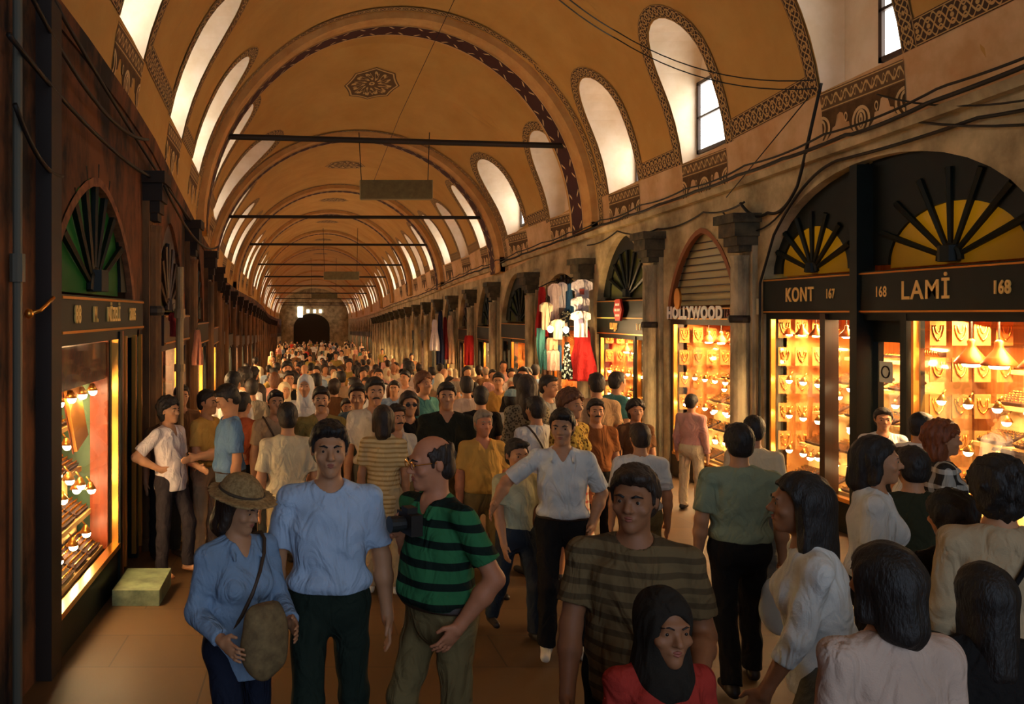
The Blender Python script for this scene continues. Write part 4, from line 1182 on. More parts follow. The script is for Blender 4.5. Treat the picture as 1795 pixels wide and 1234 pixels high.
def make_person(h=1.72, vox=.012, sex='m', build=1.0, belly=0.0, arms=('down', 'down'), legs=('stand', 'stand'), lean=(0, 0), head=(0, 0, 0),
                top='tshirt', topm=None, bottom='trousers', botm=None, hair='short', hairc='black', skinc='tan', beard=None, shoes='shoe',
                detail=1, tuck=True, age='a', collar=False, vneck=False, glasses=None, hat=None, strap=None, strapm=None, camera=False, sleeve=None, hem=None, belt=None):
    S = h/1.75; fine = vox < .009
    bw = build*(.92 if sex == 'f' else 1.0)
    if age == 'c': bw *= .92
    hs = 1.0 if age == 'a' else 1.14             # children carry larger heads
    Pv = V3(0, 0, .95); C = Pv+V3(lean[0]*.33, lean[1]*.33, .33); N = C+V3(lean[0]*.2, lean[1]*.2, .175)
    Hc = N+V3(lean[0]*.12, lean[1]*.12-.018, .163)
    RH = rot(math.radians(head[0]), -math.radians(head[1]), math.radians(head[2]))
    hd = lambda x, y, z: Hc+RH @ (V3(x, y, z)*hs)
    sh = {}; el = {}; wr = {}; hp = {}; kn = {}; an = {}; fd = {}
    for i, sx in ((0, 1), (1, -1)):              # 0 = the person's left (+X), 1 = right
        A = ARM[arms[i]] if isinstance(arms[i], str) else arms[i]
        sh[sx] = N+V3(sx*.172*bw, .012, -.068)
        u = unit(A[0])*V3(sx, 1, 1); f = unit(A[1])*V3(sx, 1, 1)
        el[sx] = sh[sx]+u*.285; wr[sx] = el[sx]+f*.245; fd[sx] = f
        L = LEG[legs[i]] if isinstance(legs[i], str) else legs[i]
        hp[sx] = Pv+V3(sx*.092, 0, -.04)
        kn[sx] = hp[sx]+unit(L[0])*V3(sx, 1, 1)*.42; an[sx] = kn[sx]+unit(L[1])*V3(sx, 1, 1)*.41
    lift = -min(an[1][2], an[-1][2])+.08
    sc = lambda p: (np.asarray(p)+V3(0, 0, lift))*S
    pts = [Hc, N]+[d[s] for d in (sh, el, wr, hp, kn, an) for s in (1, -1)]
    pts += [wr[s]+fd[s]*.2 for s in (1, -1)]
    lo = (np.min(pts, 0)+V3(0, 0, lift)-V3(.2, .2, 0))*S; hi = (np.max(pts, 0)+V3(0, 0, lift)+V3(.2, .2, .2))*S
    lo[2] = -.01; hi[2] = (Hc[2]+lift+.22)*S
    def fld(l=None, u=None, v=None): return Field(lo if l is None else l, hi if u is None else u, v or vox)
    wr_seed = random.random()*9
    wrin = lambda amp: (lambda x, y, z: amp*S*(np.sin(x*31+y*17+z*23+wr_seed)+.7*np.sin(x*19-y*29-z*37+1.3*wr_seed)+.5*np.sin(z*61+x*23)))
    R0 = lambda *r: [q*S for q in r]
    # ---- torso shared by body and clothes
    def torso(F, e, k, warp=None):
        F.ell(sc(Pv+V3(0, .012, -.03)), R0(.158*bw*(1.06 if sex == 'f' else 1)+e, .118+e, .13+e), k=k*S, warp=warp)
        F.ell(sc(Pv+V3(lean[0]*.14, lean[1]*.14-.01-belly*.3, .14)), R0(.138*bw+e+belly*.5, .10+e+belly, .17+e), k=k*S, warp=warp)
        F.ell(sc(C+V3(0, .0, -.02)), R0(.162*bw+e, .112+e, .19+e), k=k*S, warp=warp)
        F.cap(sc(N+V3(0, .012, -.045)), sc(sh[1]), (.064+e*.7)*S, (.046+e*.6)*S, k=.04*S, warp=warp)
        F.cap(sc(N+V3(0, .012, -.045)), sc(sh[-1]), (.064+e*.7)*S, (.046+e*.6)*S, k=.04*S, warp=warp)
        if sex == 'f' and age == 'a':
            for sx in (1, -1): F.ell(sc(C+V3(sx*.07, -.095, -.04)), R0(.065+e*.6, .055+e*.6, .065+e*.6), k=.04*S)
    # ---- body: one continuous surface
    B = fld()
    torso(B, 0, .07)
    B.cap(sc(N+V3(0, .008, -.05)), sc(Hc+RH @ V3(0, .02, -.07)), .056*S, .054*S, k=.03*S)
    hk = .018*S*hs
    hr = lambda *r: [q*S*hs for q in r]
    B.ell(sc(hd(0, .012, .022)), hr(.076, .096, .094), RH, k=hk)
    B.ell(sc(hd(0, -.03, -.03)), hr(.063, .064, .082), RH, k=.03*S*hs)
    B.cap(sc(hd(0, -.045, -.085)), sc(hd(0, -.066, -.097)), .036*S*hs, .028*S*hs, k=.025*S*hs)
    if detail:
        B.cap(sc(hd(-.034, -.082, .022)), sc(hd(.034, -.082, .022)), .015*S*hs, k=.012*S)
        for sx in (1, -1):
            B.ell(sc(hd(sx*.033, -.100, .002)), hr(.019, .013, .0125), RH, k=.008*S, op='s')
            B.ell(sc(hd(sx*.034, -.074, .002)), hr(.017, .016, .012), RH, k=.004*S)
            B.ell(sc(hd(sx*.046, -.066, -.030)), hr(.02, .02, .018), RH, k=.015*S)
            B.ell(sc(hd(sx*.078, .012, -.006)), hr(.010, .019, .031), RH, k=.006*S)
        B.cap(sc(hd(0, -.088, .008)), sc(hd(0, -.110, -.028)), .0085*S*hs, .0135*S*hs, k=.010*S)
        for sx in (1, -1): B.ell(sc(hd(sx*.013, -.098, -.033)), hr(.009, .010, .008), RH, k=.005*S)
        B.cap(sc(hd(-.018, -.086, -.062)), sc(hd(.018, -.086, -.062)), .0095*S*hs, k=.008*S)
        B.ell(sc(hd(0, -.104, -.0575)), hr(.022, .008, .0018), RH, k=.003*S, op='s')
    else:
        B.cap(sc(hd(0, -.086, .01)), sc(hd(0, -.110, -.03)), .012*S*hs, .016*S*hs, k=.012*S)
    for sx in (1, -1):
        am = .95 if sex == 'f' else 1.08
        B.cap(sc(sh[sx]), sc(el[sx]), .048*am*S, .038*am*S, k=.03*S)
        B.cap(sc(el[sx]), sc(el[sx]+fd[sx]*.09), .040*am*S, .041*am*S, k=.02*S)
        B.cap(sc(el[sx]+fd[sx]*.09), sc(wr[sx]), .040*am*S, .026*am*S, k=.02*S)
        # hand: palm, four fingers, thumb from the side of the palm
        f = fd[sx]; up = V3(sx, 0, 0) if abs(f[0]) < .8 else V3(0, -1, 0)
        nrm = up-f*(up@f); nrm = unit(nrm)                  # back of the hand looks outwards
        wid = np.cross(f, nrm)*sx                           # towards the thumb (forwards when the arm hangs)
        if wid[1] > 0 and abs(f[2]) > .5: wid = -wid
        w0 = wr[sx]
        Rm = np.stack([wid, f, nrm], 1)
        B.cap(sc(w0), sc(w0+f*.03), .026*S, .03*S, k=.015*S)
        B.ell(sc(w0+f*.062), R0(.040, .052, .018), Rm, k=.012*S)
        if fine:
            for q, (o, ln, sp) in enumerate(((.030, .068, .10), (.011, .078, .03), (-.009, .073, -.04), (-.028, .058, -.12))):
                b0 = w0+f*.098+wid*o; dr = unit(f+wid*sp-nrm*.12)
                b1 = b0+dr*ln*.5; b2 = b1+unit(dr-nrm*.55)*ln*.52
                B.cap(sc(b0-f*.015), sc(b1), .0092*S, .0086*S, k=.004*S); B.cap(sc(b1), sc(b2), .0086*S, .0072*S, k=.002*S)
            t0 = w0+f*.03+wid*.026; t1 = t0+unit(f*.7+wid*.65-nrm*.25)*.042; t2 = t1+unit(f*.95+wid*.15-nrm*.3)*.034
            B.cap(sc(t0), sc(t1), .013*S, .0105*S, k=.008*S); B.cap(sc(t1), sc(t2), .0105*S, .0085*S, k=.003*S)
        else:
            B.ell(sc(w0+f*.125-nrm*.012), R0(.036, .046, .014), Rm, k=.012*S)
            B.cap(sc(w0+f*.03+wid*.028), sc(w0+f*.085+wid*.058-nrm*.02), .013*S, .010*S, k=.008*S)
        B.cap(sc(hp[sx]), sc(kn[sx]), .083*S, .055*S, k=.04*S)
        dl = unit(an[sx]-kn[sx])
        B.cap(sc(kn[sx]), sc(kn[sx]+dl*.14), .054*S, .056*S, k=.02*S)
        B.cap(sc(kn[sx]+dl*.14), sc(an[sx]), .055*S, .036*S, k=.02*S)
        B.cap(sc(an[sx]+V3(0, .03, -.04)), sc(an[sx]+V3(sx*.02, -.14, -.052)), .034*S, .026*S, k=.02*S)
    person = link('person', B.mesh('person_body', skin(skinc)))
    # ---- eyes, brows, lips, moustache
    eb_ = .6 if sex == 'f' or age == 'c' else 1.0
    if detail:
        for sx in (1, -1):
            e = MB(); c = sc(hd(sx*.033, -.0795, .002)); e.ball(c, .0112*S*hs, 10, 8); 
            e.cur = 1; c2 = sc(hd(sx*.033, -.0865, .0015)); e.ball(c2, .0066*S*hs, 8, 6)
            e.build('eye', [M_eye, M_iris], person, True)
            e = MB(); e.tube([sc(hd(sx*.014, -.101, .020)), sc(hd(sx*.030, -.099, .0275)), sc(hd(sx*.052, -.083, .021))], [.004*S*hs*eb_, .0052*S*hs*eb_, .0025*S*hs*eb_], 6)
            e.build('eyebrow', hairmat('black' if hairc != 'grey' else 'grey'), person, True)
        if fine:
            e = MB(); e.tube([sc(hd(-.022, -.089, -.0605)), sc(hd(0, -.0985, -.0565)), sc(hd(.022, -.089, -.0605))], [.0022*S*hs, .0052*S*hs, .0022*S*hs], 6)
            e.tube([sc(hd(-.02, -.088, -.065)), sc(hd(0, -.0965, -.0685)), sc(hd(.02, -.088, -.065))], [.0022*S*hs, .006*S*hs, .0022*S*hs], 6)
            e.build('lips', M_lip, person, True)
        if beard:
            e = MB(); e.tube([sc(hd(-.034, -.082, -.056)), sc(hd(-.016, -.099, -.048)), sc(hd(0, -.102, -.045)), sc(hd(.016, -.099, -.048)), sc(hd(.034, -.082, -.056))], [.004*S*hs, .009*S*hs, .008*S*hs, .009*S*hs, .004*S*hs], 6)
            e.build('moustache', hairmat('black'), person, True)
    # ---- hair
    hv = max(vox, .0) if vox < .012 else vox
    hl = sc(Hc)-V3(.19, .2, .42)*S*hs; hu = sc(Hc)+V3(.19, .2, .21)*S*hs
    fuzz = lambda a, fr: (lambda x, y, z: a*S*(np.sin(x*fr+3)*np.sin(y*fr*1.1+1)*np.sin(z*fr*.9+2)+.6*np.sin(x*fr*2.1+y*fr*1.7)))
    if hair:
        H = Field(hl, hu, hv)
        nz = RH @ V3(0, -.60, -.80); cz = sc(hd(0, -.09, .080))          # hairline: forehead down to the nape
        cl = [(cz, nz*1.0)]
        if hair in ('short', 'bald', 'crop'):
            th = {'short': .014, 'bald': .008, 'crop': .009}[hair]
            H.ell(sc(hd(0, .016, .028)), hr(.078+th, .097+th, .095+th), RH, k=0, clip=cl, warp=fuzz(.0045, 110))
            H.ell(sc(hd(0, .055, -.035)), hr(.068+th*.6, .052+th*.6, .06), RH, k=.02*S, clip=[(sc(hd(0, .0, 0)), RH @ V3(0, -1, 0)), (sc(hd(0, 0, -.085)), RH @ V3(0, 0, -1))])
            for sx in (1, -1): H.cap(sc(hd(sx*.076, -.022, .03)), sc(hd(sx*.075, -.02, -.012)), .011*S*hs, .007*S*hs, k=.012*S)
            if hair == 'bald':
                H.ell(sc(hd(0, -.02, .10)), hr(.075, .125, .085), RH, k=.01*S, op='s')
            else: H.ell(sc(hd(.012, -.055, .092)), hr(.062, .045, .026), RH, k=.02*S, warp=fuzz(.004, 80))
        elif hair in ('curly', 'bushy'):
            th = .03 if hair == 'curly' else .042
            H.ell(sc(hd(0, .022, .030)), hr(.078+th, .094+th, .092+th), RH, k=0, clip=[(cz-RH @ V3(0, 0, .006)*S, nz)], warp=fuzz(.010, 70))
            H.ell(sc(hd(0, .05, -.03)), hr(.088, .07, .10), RH, k=.02*S, warp=fuzz(.009, 70))
            if hair == 'bushy':
                H.ell(sc(hd(0, .055, -.10)), hr(.11, .075, .11), RH, k=.03*S, warp=fuzz(.011, 60))
            H.ell(sc(hd(0, -.11, -.03)), hr(.062, .07, .10), RH, k=.015*S, op='s')
        elif hair in ('long', 'bob'):
            ln = -.27 if hair == 'long' else -.12
            H.ell(sc(hd(0, .016, .028)), hr(.098, .116, .112), RH, k=0, clip=[(cz, nz)], warp=fuzz(.004, 60))
            H.cap(sc(hd(0, .05, 0)), sc(hd(0, .075, ln)), .088*S*hs, .075*S*hs, k=.03*S, warp=fuzz(.006, 50))
            for sx in (1, -1): H.cap(sc(hd(sx*.07, .005, .03)), sc(hd(sx*.085, .02, ln+.02)), .03*S*hs, .026*S*hs, k=.03*S, warp=fuzz(.005, 60))
            H.ell(sc(hd(0, -.105, -.035)), hr(.064, .075, .115), RH, k=.012*S, op='s')
        elif hair == 'scarf':
            H.ell(sc(hd(0, .012, .02)), hr(.094, .112, .112), RH, k=0, warp=fuzz(.003, 40))
            H.cap(sc(hd(0, .02, -.05)), sc(hd(0, .02, -.19)), .085*S*hs, .11*S*hs, k=.04*S, warp=fuzz(.005, 40))
            H.ell(sc(hd(0, -.10, -.02)), hr(.055, .06, .088), RH, k=.012*S, op='s')
        me = H.mesh('hair', hairmat(hairc) if hair != 'scarf' else strapm)
        if me: link('headscarf' if hair == 'scarf' else 'hair', me, person)
    # ---- clothes
    topm = topm or cloth('white_cotton', (220, 214, 204))
    botm = botm or cloth('dark_trousers', (40, 34, 30))
    waist = Pv[2]+.045
    hemz = hem if hem is not None else (waist-.015 if tuck else .80)
    e = .014
    if top:
        T = fld(lo, hi)
        torso(T, e, .08, wrin(.0034))
        if tuck and hem is None:
            T.ell(sc(Pv+V3(lean[0]*.05, lean[1]*.05-.005-belly*.2, .065)), R0(.166*bw+e+belly*.4, .124+e+belly*.8, .06), k=.05*S, warp=wrin(.005))
        elif hemz < .85:
            T.cap(sc(Pv+V3(0, 0, .1)), sc(Pv+V3(0, 0, hemz-.95)), .135*S*bw, .150*S*bw, k=.06*S, warp=wrin(.004))
        T.plane(sc(V3(0, 0, hemz)), (0, 0, -1))
        sl = sleeve if sleeve is not None else {'tshirt': .72, 'shirt': .80, 'long': 2.0, 'tank': 0, 'blouse': 1.5}[top]
        for sx in (1, -1):
            if sl <= 0: continue
            if sl <= 1:
                u = unit(el[sx]-sh[sx]); end = sh[sx]+u*.285*sl
                T.cap(sc(sh[sx]), sc(end+u*.05), .056*S, .069*S, k=.03*S, clip=[(sc(end), u)], warp=wrin(.002))
            else:
                T.cap(sc(sh[sx]), sc(el[sx]), .055*S, .054*S, k=.03*S, warp=wrin(.003))
                end = el[sx]+fd[sx]*.245*(min(sl, 1.96)-1)
                T.cap(sc(el[sx]), sc(end+fd[sx]*.04), .055*S, .044*S, k=.02*S, clip=[(sc(end), fd[sx])], warp=wrin(.003))
        # neck opening
        T.cap(sc(N+V3(0, -.005, -.02)), sc(N+V3(0, -.02, .14)), .066*S, .075*S, k=.008*S, op='s')
        if vneck or collar:
            T.cap(sc(N+V3(0, -.06, .02)), sc(C+V3(0, -.135, .06)), .05*S, .008*S, k=.008*S, op='s')
        if collar:
            for sx in (1, -1):
                T.cap(sc(N+V3(sx*.062, .03, .0)), sc(N+V3(sx*.060, -.045, -.02)), .014*S, .016*S, k=.006*S)
                T.cap(sc(N+V3(sx*.060, -.045, -.02)), sc(N+V3(sx*.075, -.105, -.075)), .016*S, .01*S, k=.006*S)
            T.cap(sc(N+V3(-.062, .03, .0)), sc(N+V3(.062, .03, .0)), .014*S, k=.02*S)
        nm = {'tshirt': 'shirt', 'shirt': 'shirt', 'long': 'shirt', 'tank': 'shirt', 'blouse': 'blouse'}[top]
        link(nm, T.mesh(nm, topm), person)
    if bottom in ('trousers', 'jeans', 'shorts'):
        T = fld(lo, hi)
        eb = .016
        T.ell(sc(Pv+V3(0, .012, -.03)), R0(.158*bw*(1.06 if sex == 'f' else 1)+eb, .120+eb+belly*.5, .135+eb), k=.05*S, warp=wrin(.0018))
        T.ell(sc(Pv+V3(0, 0, .06)), R0(.146*bw+eb+belly*.4, .108+eb+belly*.8, .10), k=.05*S)
        for sx in (1, -1):
            T.cap(sc(hp[sx]), sc(kn[sx]), .094*S, .068*S, k=.04*S, warp=wrin(.0022))
            if bottom != 'shorts':
                dl = unit(an[sx]-kn[sx]); end = an[sx]+dl*.015
                T.cap(sc(kn[sx]), sc(end+dl*.04), .068*S, .062*S, k=.03*S, clip=[(sc(end), dl)], warp=wrin(.003))
        T.plane(sc(V3(0, 0, waist)), (0, 0, 1))
        if bottom == 'shorts': T.plane(sc(V3(0, 0, .54)), (0, 0, -1))
        link('shorts' if bottom == 'shorts' else 'trousers', T.mesh('trousers', botm), person)
        if belt and tuck:
            T = Field(sc(Pv+V3(-.25, -.25, -.05)), sc(Pv+V3(.25, .25, .12)), vox)
            T.ell(sc(Pv+V3(0, .005, -.0)), R0(.158*bw+.026+belly*.4, .119+.026+belly*.8, .2), k=.0)
            T.plane(sc(V3(0, 0, waist+.008)), (0, 0, 1)); T.plane(sc(V3(0, 0, waist-.028)), (0, 0, -1))
            me = T.mesh('belt', mat('belt_leather', lin((48, 30, 18)), .5))
            if me: link('belt', me, person)
    elif bottom in ('skirt', 'dress'):
        T = fld(lo, hi); e2 = .02
        T.ell(sc(Pv+V3(0, .012, -.03)), R0(.17*bw+e2, .122+e2, .14), k=.04*S)
        for a in range(3):
            xx = (-.07, 0, .07)[a]
            T.cap(sc(Pv+V3(xx*.9, 0, -.06)), sc(V3(xx*1.7, .0, .36)), .105*S, .13*S, k=.05*S, warp=lambda x, y, z: .012*S*np.sin(x*48/S)*np.clip((.95*S-z)*1.6, 0, 1))
        T.plane(sc(V3(0, 0, waist)), (0, 0, 1)); T.plane(sc(V3(0, 0, .40)), (0, 0, -1))
        link('skirt', T.mesh('skirt', botm), person)
    # ---- shoes
    for sx in (1, -1):
        a = an[sx]
        l = sc(a+V3(-.08, -.25, -.11)); u = sc(a+V3(.08, .12, .05)); l[2] = max(l[2], -.012)
        T = Field(l, u, min(vox, .012))
        T.cap(sc(a+V3(0, .035, -.045)), sc(a+V3(sx*.02, -.145, -.052)), .040*S, .033*S, k=.02*S)
        if shoes != 'sandal': T.cap(sc(a+V3(0, .01, -.02)), sc(a+V3(0, .0, .0)), .042*S, .042*S, k=.02*S)
        zb = (a[2]+lift-.08)*S
        T.plane((0, 0, zb+.002), (0, 0, -1))
        if shoes == 'sandal': T.plane((0, 0, zb+.03*S), (0, 0, 1))
        me = T.mesh('shoe', {'shoe': M_shoe, 'white': M_wshoe, 'sandal': M_sandal}[shoes])
        if me: link('sandal' if shoes == 'sandal' else 'shoe', me, person)
    if glasses:
        g = MB()
        for sx in (1, -1):
            n = 14; g.tube([sc(hd(sx*.034+.022*math.cos(2*PI*k/n), -.106-.004*math.cos(2*PI*k/n)*sx*0, .002+.018*math.sin(2*PI*k/n))) for k in range(n+1)], .0022*S*hs, 5, False)
            g.tube([sc(hd(sx*.056, -.104, .006)), sc(hd(sx*.080, -.06, .010)), sc(hd(sx*.080, .012, .008))], .0022*S*hs, 5)
        g.tube([sc(hd(-.012, -.108, .004)), sc(hd(.012, -.108, .004))], .0022*S*hs, 5)
        gl = g.build('glasses', M_iron if glasses == 'dark' else M_brass, person)
        if glasses == 'dark':
            for sx in (1, -1):
                q = MB(); n = 14
                q.add([tuple(sc(hd(sx*.034+.022*math.cos(2*PI*k/n), -.105, .002+.018*math.sin(2*PI*k/n)))) for k in range(n)]+[tuple(sc(hd(sx*.034+.022*math.cos(2*PI*k/n), -.108, .002+.018*math.sin(2*PI*k/n)))) for k in range(n)],
                      [tuple(range(n)), tuple(range(2*n-1, n-1, -1))]+[(k, (k+1) % n, n+(k+1) % n, n+k) for k in range(n)])
                q.build('lens', M_iron, gl)
    if hat == 'straw':
        T = Field(sc(Hc)+V3(-.27, -.27, -.08)*S, sc(Hc)+V3(.27, .27, .24)*S, max(.006, vox))
        T.ell(sc(hd(0, .01, .085)), hr(.100, .116, .092), RH, k=.0, warp=wrin(.002))
        T.ell(sc(hd(0, .0, .066)), hr(.180, .190, .014), RH, k=.03*S, warp=wrin(.0025))
        T.ell(sc(hd(0, .01, .0)), hr(.09, .108, .085), RH, k=.005, op='s')
        hm = mat('woven_straw', lin((176, 142, 92)), .85, col2=lin((128, 98, 58)), nscale=60, bump=.6, bscale=160)
        ho = link('straw_hat', T.mesh('straw_hat', hm), person)
        b = MB(); n = 24
        b.tube([sc(hd(.105*math.cos(2*PI*k/n), .01+.12*math.sin(2*PI*k/n), .086)) for k in range(n+1)], .008*S, 6, False)
        b.build('hat_band', mat('dark_hat_ribbon', lin((70, 56, 40)), .8), ho)
    if hat == 'cap':
        T = Field(sc(Hc)+V3(-.2, -.25, -.08)*S, sc(Hc)+V3(.2, .2, .22)*S, max(.006, vox))
        T.ell(sc(hd(0, .01, .05)), hr(.098, .118, .088), RH, k=0, clip=[(sc(hd(0, 0, .045)), RH @ V3(0, 0, -1))])
        T.ell(sc(hd(0, -.10, .05)), hr(.07, .075, .010), RH, k=.01)
        link('cap', T.mesh('cap', strapm or cloth('pale_cap_cotton', (196, 200, 190))), person)
    if strap:      # strap of a shoulder bag, over one shoulder and across to the other hip
        sx = strap; q = []
        for k in range(17):
            t = k/16; a = t*2*PI
            c = Pv+V3(lean[0]*.3, lean[1]*.3, .26); 
            q.append(sc(c+V3(sx*.13*math.cos(a)*1.0, -.148*math.sin(a)*1.0-belly*.6, .26*math.cos(a))))
        g = MB(); g.tube(q, .010*S, 6, False)
        g.build('bag_strap', strapm or mat('strap_leather', lin((70, 48, 30)), .6), person)
    person['hand_l'] = [float(v) for v in sc(wr[1]+fd[1]*.1)]; person['hand_r'] = [float(v) for v in sc(wr[-1]+fd[-1]*.1)]
    return person

def stand(o, xpx, d, face=0, dz=0.0):
    """set a person on the paving where the picture shows them; face 0 looks at the camera, +90 to the right"""
    x = (xpx-PX0)*d/F
    o.location = (x, d, floorZ(d)+dz); o.rotation_euler = (0, 0, math.radians(face)-math.atan2(x, d)*0)
    return o
# ------------------------------------------------------------------ the people the picture singles out
placed = []
def who(label, x, ytop, d, face, vox=None, dx=0, **kw):
    if QUICK: return None
    h = -floorZ(d)-(ytop-PY0)*d/F-(.05 if kw.get('hat') == 'straw' else 0)
    v = vox or (.0068 if d < 4.2 else .0085 if d < 6.5 else .0115 if d < 9 else .015)
    o = make_person(h=h, vox=v, **kw)
    stand(o, x, d, face)
    placed.append(((x-PX0)*d/F, d))
    return tag(o, label, 'woman' if kw.get('sex') == 'f' and kw.get('age') != 'c' else 'child' if kw.get('age') == 'c' else 'man')
C_ = cloth
T_navy = C_('navy_cotton', (34, 38, 54)); T_black = C_('black_cotton', (32, 29, 28)); T_khaki = C_('khaki_twill', (128, 110, 72)); T_beige = C_('beige_twill', (206, 176, 128))
T_jeans = C_('faded_denim', (92, 106, 124)); T_dkjeans = C_('dark_denim', (56, 62, 70)); T_green = C_('bottle_green_twill', (36, 46, 38)); T_grey = C_('grey_twill', (96, 90, 78))
T_white = C_('white_cotton', (228, 224, 216)); T_cream = C_('cream_cotton', (226, 204, 164)); T_skyT = C_('sky_blue_jersey', (182, 200, 224)); T_blue = C_('blue_chambray', (104, 136, 172))
T_dkblue = C_('washed_blue_cotton', (138, 160, 186)); T_yellow = C_('mustard_yellow_cotton', (214, 164, 82)); T_teal = C_('teal_cotton', (84, 138, 130)); T_ggreen = C_('grey_green_cotton', (146, 154, 124))
T_olive = C_('olive_cotton', (150, 128, 70)); T_brown = C_('brown_cotton', (112, 78, 50)); T_pink = C_('pink_cotton', (216, 160, 146)); T_red = C_('red_cotton', (170, 54, 44)); T_tan = C_('tan_cotton', (186, 150, 112))
T_pinkw = C_('pale_rose_cotton', (206, 178, 160))

woman_hat = who('woman in straw sun hat and loose blue shirt with strap across her chest', 418, 822, 3.75, 32, sex='f', top='long', topm=T_dkblue, collar=True, tuck=False, hem=.78, hair='bob', hairc='dark', hat='straw', arms=('hold', 'bent'), legs=('stand', 'fwd'), head=(25, -14, 0), botm=T_navy, strap=1, skinc='tan', build=1.08)
man_blue = who('man in pale blue t-shirt and bottle green trousers facing the camera', 577, 735, 3.95, 2, topm=T_skyT, botm=T_green, hair='short', arms=((( .2, .04, -1), (.10, -.12, -1))), legs=('stand', 'fwd'), build=1.06, skinc='tan') if False else \
    who('man in pale blue t-shirt and bottle green trousers facing the camera', 577, 735, 3.95, 2, topm=T_skyT, botm=T_green, hair='short', arms=(((.22, .04, -1), (.08, -.14, -1)), ((.20, .06, -1), (.05, -.12, -1))), legs=('stand', 'fwd'), build=1.08, skinc='tan', sleeve=.78)
man_polo = who('balding man in green striped polo and khaki trousers, holding a black camera', 772, 757, 3.85, -58, topm=C_('green_striped_jersey', (52, 112, 70), 'stripes', (24, 36, 30), 11.5), botm=T_khaki, hair='bald', hairc='dark', glasses='wire', arms=('pocket', ((.12, .10, -1), (-.35, -.55, .62))), legs=('stand', 'fwd'), belly=.045, head=(-18, -6, 0), collar=True, build=1.05, skinc='red', lean=(0, -.06), belt=1)
who('person seen from behind in long cream top with thin stripes', 672, 710, 7.3, 172, sex='f', top='tshirt', topm=C_('thin_striped_jersey', (226, 196, 140), 'thin', (190, 150, 92), 26), tuck=False, hem=.70, hair='bob', hairc='dark', botm=T_beige, shoes='white')
who('boy in pale yellow shirt and jeans walking under a man\'s arm', 905, 766, 6.2, 12, age='c', topm=C_('pale_yellow_cotton', (206, 200, 160)), botm=T_dkjeans, hair='crop', legs=('fwd', 'back'), arms=('down', 'fwd'), tuck=False, hem=.86)
who('man in open-necked white shirt and black trousers with an arm round a boy', 985, 715, 5.85, -12, top='shirt', topm=T_white, botm=T_black, collar=True, arms=('pocket', 'hug'), legs=('stand', 'fwd'), hair='short', shoes='white', head=(-12, -4, 0), sleeve=.85, belt=1)
who('man in bright white t-shirt seen from behind, black strap over shoulder', 940, 694, 7.9, 200, topm=T_white, botm=T_grey, hair='short', strap=1, arms=('bent', 'down'), build=1.1)
who('elderly man in mustard yellow polo with short grey hair', 846, 712, 7.3, 8, topm=T_yellow, botm=T_khaki, hair='crop', hairc='grey', collar=True, skinc='red', belly=.04, arms=('down', 'down'), legs=('fwd', 'back'))
who('man in brown striped t-shirt close to camera, behind the headscarfed child', 1112, 812, 3.15, -22, topm=C_('brown_striped_jersey', (112, 92, 62), 'thin', (84, 68, 46), 19), botm=T_black, hair='short', hairc='dark', arms=('bent', 'fwd'), legs=('fwd', 'stand'), build=1.12, tuck=False, hem=.84, skinc='brown', head=(-12, 0, 0))
who('child in dark headscarf and red cardigan at the bottom of the frame', 1160, 1034, 2.6, 4, sex='f', age='c', top='long', topm=T_red, hair='scarf', strapm=C_('dark_scarf_cotton', (44, 38, 32)), bottom='skirt', botm=T_black, skinc='brown', build=1.12, arms=('bent', 'down'))
man_gg = who('man in grey-green shirt and black trousers seen from behind', 1296, 735, 5.3, 168, top='shirt', topm=T_ggreen, botm=T_black, tuck=True, hair='short', arms=('down', ((.2, -.02, -1), (.1, -.15, -1))), legs=('back', 'fwd'), build=1.12)
who('man in cream shirt half hidden behind the grey-green shirt', 1322, 728, 6.7, 150, top='shirt', topm=T_cream, botm=T_grey, hair='short')
who('man in white shirt seen from behind near the stone column', 1122, 741, 6.6, 176, top='shirt', topm=T_white, botm=T_khaki, hair='short', hairc='dark', build=1.08)
who('slim person in pink shirt looking into the white-lettered shop window', 1212, 690, 11.0, 130, vox=.013, top='long', topm=T_pink, botm=T_cream, hair='short', tuck=False, hem=.86)
who('long-haired woman in white blouse hurrying left', 1446, 820, 3.3, -112, sex='f', top='blouse', topm=T_white, botm=T_grey, hair='long', hairc='black', tuck=False, hem=.84, legs=('fwd', 'back'), arms=('fwd', 'back'), lean=(0, -.12), skinc='brown')
who('woman in pale rose top closest to camera, seen from behind', 1556, 952, 2.45, 186, sex='f', top='blouse', topm=T_pinkw, botm=T_black, hair='bob', hairc='black', build=1.15, tuck=False, hem=.8)
who('woman in white top with gold necklace turned to the wide shop', 1532, 764, 4.4, 62, sex='f', top='tshirt', topm=T_white, botm=T_black, hair='bob', hairc='black', skinc='tan', arms=('bent', 'down'), vneck=True)
who('man in dark olive shirt seen from behind in front of the shop door', 1600, 782, 4.7, 170, top='shirt', topm=C_('dark_olive_cotton', (52, 52, 34)), botm=T_black, hair='short', build=1.1)
who('woman with bushy auburn hair in plaid shirt at the shop window', 1650, 740, 6.0, 70, sex='f', top='shirt', topm=C_('plaid_cotton', (48, 44, 40), 'plaid', (206, 200, 186), 9), botm=T_black, hair='bushy', hairc='red', collar=True)
who('man in white shirt bending towards the right shop window', 1602, 723, 7.0, 105, top='shirt', topm=T_white, botm=T_black, hair='short', lean=(0, -.12))
who('young man with white collar standing in the shop doorway at right', 1548, 714, 8.2, -25, top='shirt', topm=T_white, botm=T_black, hair='short', collar=True, vox=.010)
